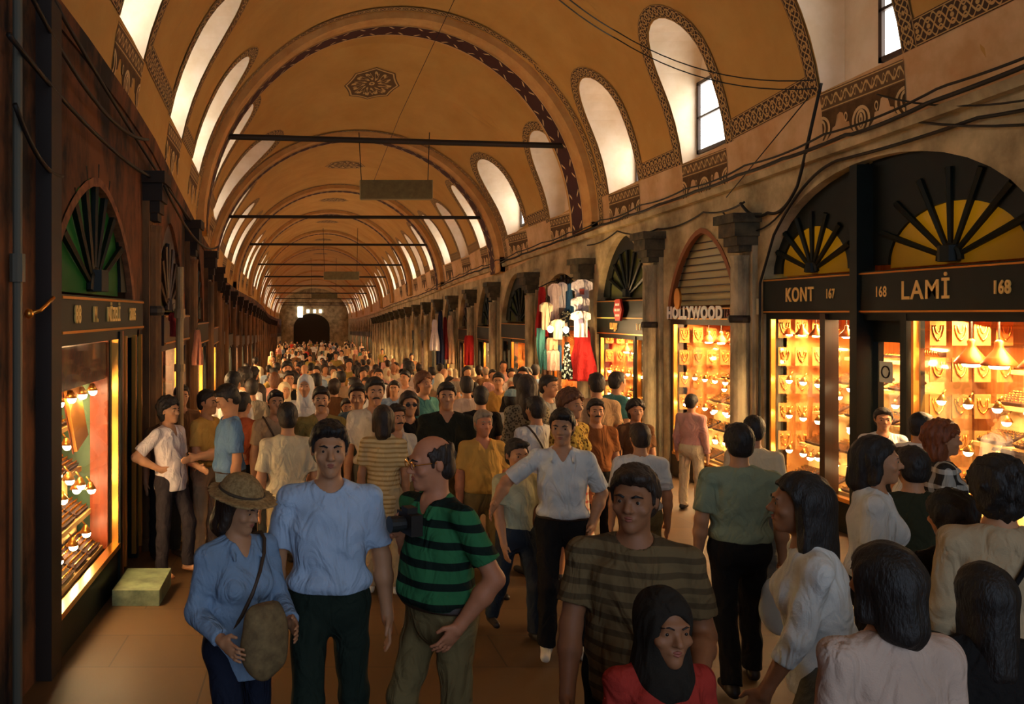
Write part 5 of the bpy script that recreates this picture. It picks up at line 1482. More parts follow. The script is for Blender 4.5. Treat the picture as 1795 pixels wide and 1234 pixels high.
woman_right = who('curly-haired woman in beige top with black bag strap at right edge', 1752, 803, 3.4, 152, sex='f', top='blouse', topm=C_('beige_linen', (190, 164, 128)), bottom='skirt', botm=T_black, hair='curly', hairc='black', strap=-1, strapm=T_black)
who('short dark-clothed person seen from behind beside the curly-haired woman', 1668, 862, 3.7, 176, sex='f', top='long', topm=T_black, bottom='skirt', botm=T_black, hair='curly', hairc='black')
who('short dark-haired person in black at the bottom right corner', 1728, 988, 2.75, 172, sex='f', top='long', topm=T_black, bottom='skirt', botm=T_black, hair='long', hairc='black', build=1.25)
man_lean = who('young man in white shirt with hand on hip lounging at left', 300, 696, 7.9, 58, top='shirt', topm=C_('pinkish_white_cotton', (226, 206, 198)), botm=C_('charcoal_twill', (54, 46, 48)), hair='curly', collar=True, tuck=False, hem=.84, arms=('bent', 'akimbo'), legs=('fwd', 'stand'), shoes='sandal', lean=(0, .06), vox=.0095)
who('dark-haired man partly hidden behind the lounging man', 290, 699, 8.55, 30, topm=T_brown, botm=T_black)
who('man in blue chambray shirt and jeans looking down to the left', 402, 673, 7.7, -72, top='shirt', topm=T_blue, botm=T_jeans, hair='short', head=(0, -28, 0), tuck=True, arms=('down', 'hold'), belt=1, vox=.0095)
who('man in mustard shirt talking with the man in blue chambray', 362, 682, 8.4, 62, topm=T_yellow, botm=T_tan, hair='short', arms=('hold', 'hold'), belly=.03)
who('black-haired man in brown shirt near the left shop pillar', 318, 673, 9.4, 20, topm=T_brown, botm=T_black)
who('man in orange-red shirt behind the blue chambray shirt', 425, 686, 8.7, 150, topm=C_('brick_orange_cotton', (190, 96, 58)), botm=T_black, hair='crop')
who('man in white collared shirt further back at left', 408, 650, 10.0, 160, top='shirt', topm=T_white, botm=T_grey)
who('man in cream shirt and beige trousers walking away', 504, 700, 7.0, 186, top='shirt', topm=T_cream, botm=T_beige, hair='short', legs=('fwd', 'back'), arms=('down', 'bent'), vox=.0095, build=1.06)
who('moustached man in olive shirt walking towards camera', 563, 677, 8.3, 0, top='shirt', topm=T_olive, botm=T_khaki, beard=1, collar=True, build=1.12)
who('man in beige shirt with a shoulder strap, left of the cream shirt', 483, 682, 8.4, 12, topm=T_tan, botm=T_grey, strap=-1, hair='crop')
who('woman in white headscarf and white top in the left crowd', 536, 655, 9.6, -10, sex='f', top='long', topm=T_white, hair='scarf', strapm=T_white, bottom='skirt', botm=T_grey)
who('boy in slate blue shirt beside the moustached man in white', 627, 674, 8.9, -8, age='c', top='shirt', topm=C_('slate_blue_cotton', (92, 108, 116)), botm=T_grey)
who('tall moustached man in white open shirt facing the camera', 657, 660, 7.9, 4, top='shirt', topm=C_('warm_white_cotton', (226, 206, 180)), botm=T_grey, beard=1, collar=True, build=1.08)
who('moustached man in pale shirt right behind the striped top', 694, 707, 7.65, 20, top='shirt', topm=C_('pale_linen', (206, 196, 178)), botm=T_khaki, beard=1, collar=True, hair='short')
who('woman in dark top wearing sunglasses', 717, 685, 8.3, 4, sex='f', top='tshirt', topm=T_black, botm=T_khaki, hair='bob', hairc='dark', glasses='dark')
who('smiling man in dark polo shirt near the centre', 783, 669, 8.0, -6, topm=C_('dark_green_jersey', (44, 44, 34)), botm=T_khaki, collar=True, build=1.16, belly=.03)
who('woman in teal blouse behind the sunglasses', 742, 652, 10.2, 30, sex='f', top='blouse', topm=T_teal, bottom='skirt', botm=T_grey, hair='curly', hairc='brown')
who('man in black shirt seen from behind near the pale cap', 843, 676, 9.4, 172, topm=T_black, botm=T_khaki)
who('man in pale pinkish shirt seen from behind, beyond the dark polo', 818, 659, 10.8, 178, top='shirt', topm=T_pinkw, botm=T_grey)
who('person in pale blue cap and white top', 897, 682, 9.75, 150, top='long', topm=C_('ivory_cotton', (214, 206, 188)), botm=T_grey, hat='cap', strapm=C_('pale_blue_cap_cotton', (150, 176, 176)), hair='short')
who('woman with long dark hair and speckled grey top', 924, 657, 8.7, 176, sex='f', top='blouse', topm=C_('speckled_cotton', (150, 136, 108), 'spots', (84, 74, 56), 40), bottom='skirt', botm=T_grey, hair='long', hairc='dark')
who('woman with bushy brown hair in yellow patterned dress', 1000, 684, 7.6, 30, sex='f', top='blouse', topm=C_('yellow_patterned_cotton', (196, 158, 70), 'spots', (110, 78, 34), 34), bottom='skirt', botm=C_('red_striped_skirt_cloth', (206, 196, 176), 'plaid', (170, 70, 56), 14), hair='bushy', hairc='brown')
who('man in tan shirt seen from behind near the hanging clothes', 1046, 653, 9.8, 172, topm=T_tan, botm=T_grey, build=1.08)
who('moustached man in orange-brown shirt below the hanging clothes', 1044, 698, 8.35, -5, topm=C_('orange_brown_cotton', (150, 92, 50)), botm=T_black, beard=1, hair='short')
who('person in teal shirt at the red-signed shop window', 1081, 651, 10.9, 110, topm=T_teal, botm=T_black, vox=.013)
who('dark curly-haired woman facing camera by the shop column', 1114, 700, 9.0, -4, sex='f', top='tshirt', topm=T_brown, botm=T_black, hair='curly', hairc='black', vox=.0105)
who('man in grey shirt with turned head below the hanging clothes', 960, 657, 9.9, 40, top='shirt', topm=C_('pale_grey_cotton', (178, 174, 160)), botm=T_grey)

# ------------------------------------------------------------------ things they carry
def bag(name, size, m, vox=.01):
    Fd = Field((-.3, -.2, -.05), (.3, .2, .6), vox)
    w, t, h = size
    Fd.ell((0, 0, h*.5), (w*.5, t*.5, h*.52), k=.0, warp=lambda x, y, z: .006*np.sin(x*40+z*30)+.004*np.sin(y*50+x*23))
    Fd.ell((0, 0, h*.4), (w*.46, t*.5, h*.38), k=.05)
    Fd.plane((0, 0, h*.93), (0, 0, 1))
    return link(name, Fd.mesh(name, m))
def world_of(o, key):
    v = Vector(o[key]); return Matrix.Translation(o.location) @ Matrix.Rotation(o.rotation_euler[2], 4, 'Z') @ v
if not QUICK:
    b = bag('shoulder_bag', (.20, .11, .32), mat('tan_bag_canvas', lin((138, 112, 72)), .85, col2=lin((104, 82, 52)), nscale=20))
    b.location = (woman_hat.location.x+.13, woman_hat.location.y-.24, floorZ(3.6)+.74); b.rotation_euler = (0, 0, math.radians(32))
    tag(b, 'slouchy tan canvas shoulder bag at the hip of the woman in straw hat', 'bag')
    hnd = world_of(man_polo, 'hand_r')
    r = empty('camera', (hnd.x+.06, hnd.y-.07, hnd.z-.03), 'black camera held at the chest of the man in green striped polo', 'camera', rz=math.radians(-70))
    m = MB(); m.box(-.07, .07, -.03, .025, 0, .09); m.box(-.03, .03, -.028, .02, .09, .115); m.build('camera_body', M_iron, r)
    m = MB(); m.tube([(0, -.03, .045), (0, -.06, .045), (0, -.062, .045), (0, -.10, .045)], [.032, .032, .036, .036], 14); m.build('lens', mat('black_rubber', (.02, .02, .02), .4), r)
    hnd = world_of(man_gg, 'hand_r')
    b = bag('carrier_bag', (.24, .10, .36), mat('pale_plastic', lin((214, 210, 196)), .35))
    b.location = (hnd.x-.02, hnd.y, hnd.z-.37); tag(b, 'pale plastic carrier bag hanging from the hand of the grey-green shirted man', 'bag')
    b = bag('handbag', (.34, .18, .36), mat('black_bag_leather', lin((30, 26, 24)), .5))
    b.location = (woman_right.location.x-.30, woman_right.location.y-.05, floorZ(3.4)+.62); b.rotation_euler = (0, 0, 1.2)
    tag(b, 'bulky black handbag hanging beside the curly-haired woman at right edge', 'bag')

# ------------------------------------------------------------------ the rest of the crowd
TOPS = [('white', T_white), ('cream', T_cream), ('tan', T_tan), ('brown', T_brown), ('blue', T_dkblue), ('black', T_black), ('olive', T_olive), ('pink', T_pink), ('teal', T_teal), ('red', T_red), ('yellow', T_yellow), ('grey', C_('grey_cotton', (136, 128, 112))), ('pale rose', T_pinkw)]
TW = [6, 5, 5, 4, 3, 5, 3, 2, 1, 1, 2, 4, 3]
BOTS = [('black', T_black), ('khaki', T_khaki), ('grey', T_grey), ('navy', T_navy), ('beige', T_beige)]
VAR = [dict(sex='m', hair='short', top='shirt'), dict(sex='f', hair='long', bottom='skirt', top='blouse', hairc='dark'), dict(sex='m', hair='crop', top='tshirt', legs=('fwd', 'back')),
       dict(sex='f', hair='curly', top='tshirt', hairc='dark'), dict(sex='m', hair='short', top='shirt', legs=('back', 'fwd'), arms=('bent', 'down')), dict(sex='f', hair='bob', bottom='skirt', top='blouse', hairc='brown'),
       dict(sex='m', hair='bald', hairc='grey', top='shirt', belly=.04), dict(sex='f', hair='scarf', top='long', bottom='skirt', strapm=T_cream), dict(sex='m', hair='short', top='tshirt', age='c'), dict(sex='m', hair='curly', top='tshirt', arms=('pocket', 'down'))]
NOUN = ['man', 'long-haired woman', 'short-cropped man', 'curly-haired woman', 'striding man', 'bob-haired woman', 'balding man', 'headscarfed woman', 'boy', 'curly-haired man']
HGT = [1.72, 1.6, 1.74, 1.6, 1.7, 1.58, 1.68, 1.57, 1.35, 1.75]
protos = {}
def crowd():
    rng = random.Random(5); made = 0; tries = 0
    target = 245
    while made < target and tries < 20000:
        tries += 1
        u = rng.random()
        d = 10.2+14*u**.9 if made < 105 else 23+82*rng.random()**1.35
        lo, hi = XL(d)+.95, XR(d)-(3.0 if d < 13 else 1.2 if d < 18 else .9)
        x = rng.uniform(lo, hi)
        md = .52 if d < 25 else .62
        if any((x-a)**2+(d-b)**2 < md*md for a, b in placed): continue
        placed.append((x, d)); made += 1
        v = rng.randrange(len(VAR)); lod = 0 if d < 16 else 1 if d < 26 else 2
        key = (v, lod)
        if key not in protos:
            o = make_person(h=HGT[v], vox=(.018, .024, .034)[lod], detail=1 if lod == 0 else 0, **VAR[v])
            protos[key] = o
        else: o = copy_tree(protos[key])
        ti = rng.choices(range(len(TOPS)), TW)[0]; bi = rng.randrange(len(BOTS))
        for ch in o.children:
            n = ch.name.split('.')[0]
            if n in ('shirt', 'blouse', 'trousers', 'skirt', 'shorts'):
                ch.material_slots[0].link = 'OBJECT'
                ch.material_slots[0].material = (TOPS[ti][1] if n in ('shirt', 'blouse') else BOTS[bi][1])
        o.location = (x, d, floorZ(d)); s = rng.uniform(.95, 1.05); o.scale = (s, s, s)
        back = rng.random() < .5
        o.rotation_euler = (0, 0, (PI if back else 0)+rng.uniform(-.6, .6))
        f = (x-XL(d))/(XR(d)-XL(d))
        sidew = 'left side' if f < .36 else 'right side' if f > .64 else 'middle'
        zone = 'just beyond the front groups' if d < 12.5 else 'level with the white-lettered shop' if d < 15 else 'level with the red sign' if d < 17.4 else 'level with the hanging clothes' if d < 21 else 'under the second arch' if d < 26 else 'under the third arch' if d < 36 else 'far down the street' if d < 60 else 'at the dim far end'
        lab = '%s, %s top, %s, %s of crowd %s' % (NOUN[v], TOPS[ti][0], 'walking away' if back else 'coming closer', sidew, zone)
        lab = ' '.join(lab.split()[:16])
        tag(o, lab, 'child' if v == 8 else 'woman' if 'woman' in NOUN[v] else 'man', 'crowd: '+lab)
if not QUICK: crowd()
# ------------------------------------------------------------------ cables, wires, boards, hanging clothes and wall clutter
def cable(name, pts, r, label, group=None, n=6, cat='cable'):
    m = MB(); m.tube(pts, r, n); return tag(m.build(name, M_cable, None, True), label, cat, group)
def sag(a, b, s, n=12):
    a, b = Vector(a), Vector(b)
    return [a.lerp(b, k/n)-Vector((0, 0, s*4*(k/n)*(1-k/n))) for k in range(n+1)]
def chain(pts):
    out = []
    for a, b, s in pts: out += sag(a, b, s)[:-1]
    return out+[Vector(pts[-1][1])]
RNG = random.Random(3)
def along(off, dz, d0, d1, step, sg):
    q = []; d = d0
    while d < d1-.1:
        e = min(d1, d+step)
        q.append(((XR(d)-off, d, corf(d)+dz), (XR(e)-off, e, corf(e)+dz+RNG.uniform(-.015, .015)), sg*RNG.uniform(.4, 1.3))); d = e
    return chain(q)
cable('electric_cable', along(.15, .09, 4.5, 60, 1.2, .02), .022, 'thick black cable lying along the top of the right ledge')
cable('electric_cable', along(.20, .17, 4.5, 36, 1.7, .05), .013, 'thin black cable swagging just above the right ledge')
cable('electric_cable', chain([(P(1, 4.6, 1.78, .05), P(1, 7.6, 1.74, .05), .10), (P(1, 7.6, 1.74, .05), P(1, 9.6, 1.72, .05), .02), (P(1, 9.6, 1.72, .05), P(1, 10.9, 1.0, .04), -.16), (P(1, 10.9, 1.0, .04), P(1, 11.22, .4, .04), 0), (P(1, 11.22, .4, .04), P(1, 11.24, -1.5, .04), 0)]), .018, 'black cable following the curve of the wide arch down its left jamb')
cable('electric_cable', sag(P(1, 4.6, 1.55, .05), P(1, 8.3, 1.86, .08), .22), .014, 'black cable drooping across the plaster right of the wide arch')
cable('electric_cable', sag(P(1, 4.6, 2.02, .14), P(1, 8.9, 2.28, .08), .42, 16), .010, 'slack thin wire looping below the painted motif at right')
cable('electric_cable', chain([(P(1, 9.72, 2.62, .16), P(1, 9.95, 2.1, .15), 0), (P(1, 9.95, 2.1, .15), P(1, 10.35, 1.55, .06), .02), (P(1, 10.35, 1.55, .06), P(1, 11.0, 1.3, .06), .12), (P(1, 11.0, 1.3, .06), P(1, 11.6, 1.5, .1), .10)]), .02, 'thick bundle of black cables dropping from the window sill beside the wide arch')
cable('electric_cable', sag(P(1, 10.6, 1.35, .04), P(1, 12.2, 1.45, .04), .30), .012, 'loose black wire drooping over the pillar capital')
cable('electric_cable', chain([(P(1, 11.5, 1.5, .1), P(1, 12.8, 1.52, .03), .06), (P(1, 12.8, 1.52, .03), P(1, 14.3, 1.42, .05), .07), (P(1, 14.3, 1.42, .05), P(1, 16.0, 1.55, .04), .08), (P(1, 16.0, 1.55, .04), P(1, 17.5, 1.4, .05), .06)]), .014, 'wire looping over the pointed arch of the white-lettered shop')
a0 = P(1, 11.9, 1.62, .14); cable('electric_cable', [a0, P(1, 9.9, 2.5, .2)], .007, 'taut thin wire slanting up from ledge to window sill at right')
# two slack wires across the vault and one lone wire
w0 = px(930, -60, 9.0); w1 = px(1100, 55, 11.6); w2 = px(1440, 140, 9.9)
for k, dz in enumerate((0, -.10)):
    q = sag((w0[0], w0[1], w0[2]+dz), (w1[0]-.15, w1[1], w1[2]+dz), .05)[:-1]+sag((w1[0]-.15, w1[1], w1[2]+dz), (w2[0]-.06, w2[1], w2[2]+dz), .22)
    cable('overhead_wire', q, .008, ['upper of two slack wires strung across the vault towards the right windows', 'lower of two slack wires strung across the vault towards the right windows'][k], cat='wire')
cable('overhead_wire', [px(815, -40, 12.5), px(700, 205, 18.5), px(655, 318, 21.6)], .006, 'lone thin wire running down the vault to the hanging grey board', cat='wire')
# hanging grey boards
def board(x0, x1, y0, y1, d, ztop, label):
    a, b = px(x0, y0, d), px(x1, y1, d)
    r = empty('hanging_board', ((a[0]+b[0])/2, d, b[2]), label, 'sign board')
    m = MB(); m.box(a[0], b[0], d-.05, d+.05, b[2], a[2]); part(m, 'board_panel', mat('olive_grey_board', lin((108, 98, 62)), .7, col2=lin((92, 82, 50)), nscale=6), r)
    m = MB(); m.box(a[0]-.02, a[0], d-.06, d+.06, b[2], a[2]); m.box(b[0], b[0]+.02, d-.06, d+.06, b[2], a[2]); m.box(a[0], b[0], d-.055, d+.055, b[2]-.02, b[2]); part(m, 'board_edge', mat('pale_board_edge', lin((150, 138, 96)), .6), r)
    m = MB(); m.tube([(a[0]+.02, d, a[2]), (a[0]-.04, d, ztop)], .012, 5); m.tube([(b[0]-.1, d, a[2]), (b[0]-.06, d, ztop)], .012, 5); part(m, 'suspension_wire', M_cable, r)
board(632, 757, 316, 349, 21.7, 4.6, 'long olive-grey board hanging on two wires below the nearest tie rod')
board(568, 629, 476, 490, 45.0, 4.5, 'olive-grey board hanging in mid-vault beyond the fourth tie rod')
board(546, 591, 515, 523, 66.0, 4.3, 'small dark board hanging at the far end of the vault')

# hanging clothes in front of the fourth shop
def garment(kind, w, h, m, seed=0):
    """a limp garment on a hanger: shaped outline, rippled front and back"""
    rng = random.Random(seed); o = MB(); N = 22; prof = []
    for i in range(N+1):
        t = i/N
        if kind == 'tshirt': hw = .5*w*(.40+.60*min(1, t/.10)) if t < .10 else (.5*w if t < .36 else .5*w*.66)
        elif kind == 'dress': hw = .5*w*(.36+.2*min(1, t/.12)) if t < .3 else .5*w*(.56+.44*min(1, (t-.3)/.45))
        elif kind == 'shawl': hw = .5*w*(1-max(0, t-.45)/.62)
        else: hw = .5*w*(.75+.25*min(1, t/.1))
        prof.append((max(.012, hw), -t*h))
    ph = rng.random()*6; K = 14
    def pt(i, k, s):
        hw, z = prof[i]; u = k/K*2-1
        dep = (.045+.02*math.sin(u*7+ph+i*.12))*(1-u*u*.85)
        y = s*dep+.018*math.sin(u*9+ph)*min(1, i/6)
        return (u*hw, y, z)
    vs = [pt(i, k, s) for s in (-1, 1) for i in range(N+1) for k in range(K+1)]
    n = (N+1)*(K+1); fs = []
    for i in range(N):
        for k in range(K):
            a = i*(K+1)+k; fs.append((a, a+1, a+K+2, a+K+1)); fs.append((n+a, n+a+K+1, n+a+K+2, n+a+1))
    for i in range(N):
        for k in (0, K):
            a = i*(K+1)+k; fs.append((a, a+K+1, n+a+K+1, n+a))
    for i in (0, N):
        for k in range(K):
            a = i*(K+1)+k; fs.append((a, a+1, n+a+1, n+a))
    o.add(vs, fs)
    g = o.build({'tshirt': 'hanging_tshirt', 'dress': 'hanging_dress', 'shawl': 'hanging_shawl'}.get(kind, 'hanging_skirt'), m, None, True)
    hk = MB(); hk.tube([(-.16*w, 0, -.03), (0, 0, .03), (.16*w, 0, -.03)], .006, 5); hk.tube([(0, 0, .03), (0, 0, .09), (.02, 0, .11)], .004, 5)
    hk.build('clothes_hanger', M_iron, g)
    return g
def hang(kind, x, y0, y1, wpx, d, m, label, seed, rz=-18, prnt=None, grp='clothes hanging before the fourth shop'):
    s = F/d; p_ = px(x, y0, d)
    g = garment(kind, wpx/s*1.05, (y1-y0)/s, m, seed); g.location = p_; g.rotation_euler = (0, 0, math.radians(rz))
    if prnt:
        pm = MB(); hw = wpx/s*.12; pm.box(-hw, hw, -.068, -.062, -(y1-y0)/s*.48, -(y1-y0)/s*.30); pm.build('shirt_print', prnt, g)
    return tag(g, label, 'hanging clothes', grp)
PR = mat('faded_print_ink', lin((110, 100, 130)), .8); PR2 = mat('red_print_ink', lin((160, 70, 60)), .8)
W = cloth('hung_white_cotton', (236, 228, 232)); CR = cloth('hung_cream_cotton', (240, 214, 178)); RD = cloth('hung_red_cotton', (176, 44, 44)); TQ = cloth('hung_turquoise_cotton', (84, 150, 146)); BL = cloth('hung_blue_cotton', (62, 106, 150))
SAL = cloth('hung_salmon_cotton', (232, 176, 140)); BW = cloth('hung_black_white', (26, 30, 32), 'spots', (210, 230, 220), 18)
hang('tshirt', 1020, 490, 545, 34, 17.0, W, 'white t-shirt hanging topmost of the right column of clothes', 1, prnt=PR2)
hang('tshirt', 1017, 520, 568, 30, 16.9, W, 'white t-shirt second in the right column of hanging clothes', 2, prnt=PR)
hang('tshirt', 1018, 545, 591, 32, 16.8, W, 'white t-shirt lowest in the right column of hanging clothes', 3, prnt=PR)
hang('dress', 1021, 574, 668, 46, 17.2, RD, 'long red dress hanging below the white t-shirts', 4)
hang('dress', 950, 503, 590, 22, 17.6, RD, 'red dress at the left end of the hanging clothes', 5)
hang('tshirt', 957, 530, 578, 22, 17.2, CR, 'cream top hanging beside the red dress at left', 6)
hang('tshirt', 972, 497, 560, 22, 17.5, cloth('hung_grey_pink', (206, 184, 180)), 'greyish pink top in the middle of the hanging clothes', 7)
hang('tshirt', 985, 495, 540, 18, 17.7, W, 'small white top hanging near the arched bracket', 8)
hang('tshirt', 978, 560, 595, 22, 17.0, CR, 'cream top hanging between the two bare bulbs', 9)
hang('dress', 998, 497, 560, 18, 17.7, BL, 'blue dress hanging behind the white t-shirts', 10)
hang('skirt', 968, 592, 622, 18, 17.1, SAL, 'salmon skirt hanging low in the middle', 11)
hang('skirt', 970, 614, 650, 20, 17.0, cloth('hung_pale_pink', (230, 196, 180)), 'pale pink skirt hanging lowest in the middle', 12)
hang('shawl', 948, 575, 655, 14, 17.3, TQ, 'narrow turquoise shawl hanging at the far left', 13)
hang('skirt', 958, 612, 648, 10, 17.2, TQ, 'turquoise skirt hanging beside the turquoise shawl', 14)
hang('skirt', 980, 605, 650, 9, 17.4, BL, 'narrow blue skirt hanging between pink and patterned clothes', 15)
hang('dress', 994, 600, 665, 18, 16.9, BW, 'black and white patterned dress hanging left of the long red dress', 16)
hang('tshirt', 992, 545, 590, 18, 17.6, cloth('hung_dark_print', (40, 44, 48), 'spots', (190, 190, 160), 22), 'dark patterned top hanging behind the right bare bulb', 17)
m = MB(); m.tube([px(943, 505, 17.9), px(965, 494, 17.9), px(1010, 486, 17.9), px(1034, 484, 17.6)], .014, 6); m.tube([px(1034, 484, 17.6), P(1, 17.9, px(0, 484, 17.6)[2], .1)], .014, 6)
tag(m.build('clothes_rail', M_iron), 'thin iron rail carrying the hanging clothes before the fourth shop', 'clothes rail')
for x, y, lab in ((965, 577, 'left bare bulb glowing among the hanging clothes'), (992, 578, 'right bare bulb glowing among the hanging clothes')):
    p_ = px(x, y, 16.6); r = empty('bare_bulb', p_, lab, 'light bulb')
    g = MB(); g.ball((0, 0, 0), .055, 12, 8, (1, 1, 1.2)); g.build('bulb', M_bulb, r, True)
    g = MB(); g.tube([(0, 0, .06), (0, 0, .13)], .025, 8); g.tube([(0, 0, .13), (0, .3, .9)], .006, 5); g.build('socket', M_iron, r)
    l = bpy.data.lights.new('bulb_light', 'POINT'); l.energy = 20; l.color = WARM; l.shadow_soft_size = .06; lo_ = link('bulb_light', l); lo_.location = (p_[0], p_[1]-.12, p_[2])
# a second bunch of clothes further on
for k, (x, y0, y1, w_, m_, lab) in enumerate(((762, 560, 615, 12, W, 'white garment left in the far bunch of hanging clothes'), (772, 545, 640, 10, cloth('hung_navy', (40, 48, 76)), 'navy garment in the far bunch of hanging clothes'),
        (780, 556, 630, 9, cloth('hung_wine', (120, 40, 44)), 'wine-red garment in the far bunch of hanging clothes'), (789, 553, 638, 11, CR, 'cream garment right in the far bunch of hanging clothes'))):
    hang('dress', x, y0, y1, w_*1.4, 29.2+.1*k, m_, lab, 40+k, grp='far bunch of hanging clothes')
hang('skirt', 822, 588, 640, 16, 26.2, RD, 'plain red cloth hanging before a far right shop', 50)

hang('tshirt', 303, 548, 590, 15, 9.6, cloth('hung_wine_red', (150, 56, 54)), 'small wine-red garment hanging on the left side above the crowd', 60, rz=30, grp='clothes on the left side')
hang('dress', 346, 578, 640, 20, 11.5, cloth('hung_dusty_pink', (176, 120, 96)), 'dusty pink garment hanging on the left side above the crowd', 61, rz=30, grp='clothes on the left side')
p0, p1 = px(315, 468, 9.2), px(315, 690, 9.2)
m = MB(); m.tube([(p0[0], 9.2, floorZ(9.2)), (p0[0], 9.2, p0[2])], .042, 10); m.tube([(p0[0], 9.2, p0[2]-.55), (p0[0], 9.2, p0[2]-.45)], .06, 10); m.tube([(p0[0], 9.2, -.62), (p0[0], 9.2, -.54)], .06, 10)
tag(m.build('pipe_column', mat('pale_worn_post', lin((176, 146, 100)), .6, col2=lin((120, 92, 58)), nscale=6, stretch=(1, 1, .3))), 'pale slim post standing before the dim shops at left', 'post')  # slim standing pipe column, no awning on it
# red hexagonal sign, paper notice, mirror in the lunette
def hexsign(d, z, off, r_, label, mB):
    c = P(1, d, z, off); r = empty('hexagonal_sign', c, label, 'sign')
    m = MB()
    q = [(r_*1.0*math.cos(PI/3*k), r_*1.05*math.sin(PI/3*k)) for k in range(6)]
    m.add([(0, a, b) for a, b in q]+[(-.04, a, b) for a, b in q], [tuple(range(6)), tuple(range(11, 5, -1))]+[(k, (k+1) % 6, 6+(k+1) % 6, 6+k) for k in range(6)]); m.build('sign_face', mB, r)
    m = MB()
    for zz, n, hh in ((.10, 3, .045), (.0, 4, .05), (-.10, 3, .04)):
        for k in range(n):
            y = (k-(n-1)/2)*.072; m.box(-.048, -.038, y-.022, y+.022, zz-hh/2, zz+hh/2)
    m.build('sign_marks', M_white, r)
hexsign(15.85, .07, .06, .22, 'red hexagonal sign with white lettering on the green fascia', mat('red_enamel', lin((176, 44, 34)), .4))
c = P(1, 11.35, .08, .02); m = MB(); wbox(m, 1, 11.27, 11.42, -.01, .20, 0, .02)
tag(m.build('paper_notice', mat('yellowed_paper', lin((206, 196, 166)), .8)), 'small yellowed paper notice pinned beside the wide arch', 'notice')
c = P(1, 13.6, .2, .08); m = MB(); n = 18
m.add([P(1, 13.55+.10*math.cos(2*PI*k/n), .24+.17*math.sin(2*PI*k/n), .05) for k in range(n)]+[P(1, 13.55+.10*math.cos(2*PI*k/n), .24+.17*math.sin(2*PI*k/n), .08) for k in range(n)], [tuple(range(n-1, -1, -1)), tuple(range(n, 2*n))]+[(k, (k+1) % n, n+(k+1) % n, n+k) for k in range(n)])
tag(m.build('oval_medallion', M_brass), 'oval brass medallion above the big white lettering', 'medallion')
# card in the shop door
m = MB(); wbox(m, 1, 8.86, 9.06, -.72, -.5, -.055, -.05); cd = tag(m.build('door_card', mat('white_card', lin((220, 222, 196)), .6)), 'small white card behind the glass of the shop door at right', 'card')
m = MB(); q_ = [P(1, 8.96+.06*math.cos(2*PI*k/16), -.61+.06*math.sin(2*PI*k/16), -.046) for k in range(17)]; m.tube(q_, .008, 5, False); m.build('card_ring', M_iron, cd)
f0, fl, sill, zf0, zf1, segs = right_info[0][3]
m = MB(); m.add([P(1, 8.65, fl+.35, -.09), P(1, 9.25, fl+.35, -.09), P(1, 9.25, zf0-.3, -.09), P(1, 8.65, zf0-.3, -.09)], [(0, 1, 2, 3)]); part(m, 'door_glass', M_glass, right_info[0][2])
m = MB(); m.tube([P(1, 7.1, -.18, -.8), P(1, 7.75, -.18, -.8)], .02, 8)
tag(m.build('fluorescent_tube', M_tube), 'fluorescent tube glowing high in the window right of the door', 'light tube')
# open jewel case held over the counter of the right window
r = empty('jewel_case', P(1, 7.6, -1.30, -.35), 'open dark jewel case tilted up in the window right of the door', 'jewel case', rz=PI/2)
m = MB(); m.box(-.22, .22, -.12, .12, 0, .03); m.build('case_body', M_velvet, r)
m = MB()
for i in range(5): m.ball((-.16+.08*i, 0, .045), .026, 8, 6)
m.build('jewels', M_gold, r); r.rotation_euler = (.5, 0, PI/2)

f0, fl, sill, zf0, zf1, segs = left_info[0][3]
m = MB(); wbox(m, -1, 5.65, 7.32, -.55, -.24, -.30, -.03); part(m, 'dark_pelmet', mat('oxblood_pelmet', lin((92, 36, 22)), .5, col2=lin((52, 20, 14)), nscale=25), left_info[0][2])
for k in range(5):
    place(spot, P(-1, 5.85+.32*k, -.64, -.10), -PI/2, 'glowing spotlight under the dark pelmet of the left corner window', 'spotlight', 'pelmet spotlights of the left corner window', sc=1.2)
# ---- left wall clutter
m = MB(); m.tube([P(-1, 4.86, floorZ(4.8), .05), P(-1, 4.86, 1.9, .05)], .028, 10); m.tube([P(-1, 4.86, .18, .05), P(-1, 4.86, .34, .05)], .045, 10)
tag(m.build('drain_pipe', mat('grey_iron_pipe', lin((96, 92, 80)), .5, metal=.3)), 'grey iron pipe running down the dark wall at the left edge', 'pipe')
m = MB(); wbox(m, -1, 5.34, 5.56, floorZ(5.4), 2.0, 0, .10); 
tag(m.build('trim_%d' % (nt_+2), mat('dark_door_jamb', lin((38, 24, 14)), .6)), kind='structure')
r = empty('wall_bracket', P(-1, 5.06, .0, .05), 'small brass bracket screwed to the dark wall near the left edge', 'bracket')
m = MB(); m.tube([(0, 0, 0), (.05, .06, .02), (.10, .16, .10)], .012, 6); m.ball((.0, 0, 0), .03, 8, 6); m.build('bracket_arm', M_brass, r, True)
LOFF = [.09, .09, .09, .24, .09]
for k, (a, z0, b, z1, s) in enumerate(((4.6, 1.95, 8.6, 1.75, .25), (4.6, 1.5, 9.4, 1.45, .12), (5.4, 1.98, 12.4, 1.3, .06), (8.7, 1.3, 15.3, 1.2, .25), (4.7, 1.15, 5.6, .9, .1))):
    cable('electric_cable', sag(P(-1, a, z0, LOFF[k]), P(-1, b, z1, LOFF[k]), s, 16), .016, ['black cable drooping over the green fanlight at left', 'black cable stretched above the left shop arch', 'black cable close under the sooty left ledge', 'black cable slung between the left pillars', 'short black cable beside the left pipe'][k])
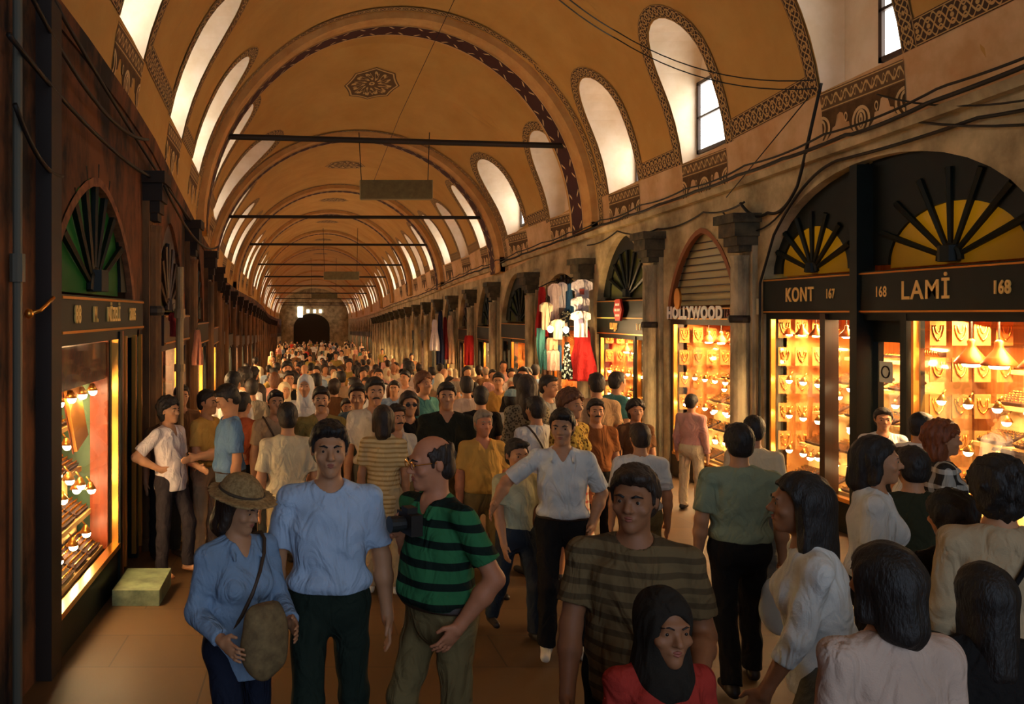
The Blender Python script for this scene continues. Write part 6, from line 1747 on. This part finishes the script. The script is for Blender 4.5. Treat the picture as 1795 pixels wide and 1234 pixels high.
# brass and mahogany posts of the left shop, angled display with an orange card
f0, fl, sill, zf0, zf1, segs = left_info[0][3]
m = MB(); wbox(m, -1, 7.46, 7.62, fl, zf0, .0, .06); wbox(m, -1, 7.34, 7.40, sill, zf0-.07, -.17, -.02); part(m, 'mahogany_post', M_redw, left_info[0][2])
m = MB(); m.add([P(-1, 7.42, sill, -.02), P(-1, 7.42, sill, -.55), P(-1, 7.42, zf0, -.55), P(-1, 7.42, zf0, -.02)], [(0, 1, 2, 3)]); part(m, 'green_end_panel', mat('sea_green_lining', lin((78, 104, 74)), .7, col2=lin((52, 76, 54)), nscale=3), left_info[0][2])
m = MB()
for dd in (7.64, 8.05, 8.33): wbox(m, -1, dd, dd+.035, fl+.1, zf0-.05, .04, .08)
part(m, 'brass_strip', M_brass, left_info[0][2])
r = empty('display_card', P(-1, 6.75, -1.02, -.09), 'tilted orange display card high in the left corner window', 'display card', rz=-PI/2)
m = MB(); m.box(-.17, .17, -.015, .015, 0, .5); m.build('panel_board', mat('orange_display_cloth', lin((236, 150, 60)), .7), r); r.rotation_euler = (.1, .25, -PI/2)
m = MB(); m.box(-.19, .19, -.02, -.012, -.01, .51); m.build('panel_backing', M_redw, r)
for k in range(5):
    place(spot, P(-1, 5.8+.32*k, -1.05-.1*k, f0-.12), -PI/2, 'glowing spotlight in the slanting row of the left corner window', 'spotlight', 'slanting spotlights of the left corner window', sc=1.2)
# ------------------------------------------------------------------ camera, sky, exposure
cam = bpy.data.cameras.new('camera'); co = bpy.data.objects.new('camera', cam); COL.objects.link(co)
co.location = (0, 0, 0); co.rotation_euler = (PI/2, 0, 0)
cam.sensor_fit = 'HORIZONTAL'; cam.sensor_width = 36.0; cam.lens = 36.0*F/1795.0
cam.shift_x = (897.5-PX0)/1795.0; cam.shift_y = (PY0-617.0)/1795.0
cam.clip_start = .05; cam.clip_end = 400
SC.camera = co
w = bpy.data.worlds.new('sky'); SC.world = w; w.use_nodes = True
bg = w.node_tree.nodes['Background']; bg.inputs[0].default_value = (.62, .78, 1.0, 1); bg.inputs[1].default_value = 1.15
# light portal in the open mouth of the street behind the camera
pl = bpy.data.lights.new('street_mouth', 'AREA'); pl.shape = 'RECTANGLE'; pl.size = 8; pl.size_y = 8.5; pl.cycles.is_portal = True
po = link('street_mouth', pl); po.location = (2.0, D0+.01, 2.2); po.rotation_euler = (PI/2, 0, PI) 
po.rotation_euler = Vector((0, 1, 0)).to_track_quat('-Z', 'Z').to_euler()
vs = SC.view_settings
SC.display_settings.display_device = 'sRGB'
vs.view_transform = 'Standard'; vs.look = 'None'; vs.exposure = 0.52; vs.gamma = 1.0; vs.use_curve_mapping = False
SC.cycles.max_bounces = 7; SC.cycles.diffuse_bounces = 4; SC.cycles.glossy_bounces = 2; SC.cycles.transmission_bounces = 3; SC.cycles.transparent_max_bounces = 8
SC.cycles.sample_clamp_indirect = 6.0; SC.cycles.caustics_reflective = False; SC.cycles.caustics_refractive = False
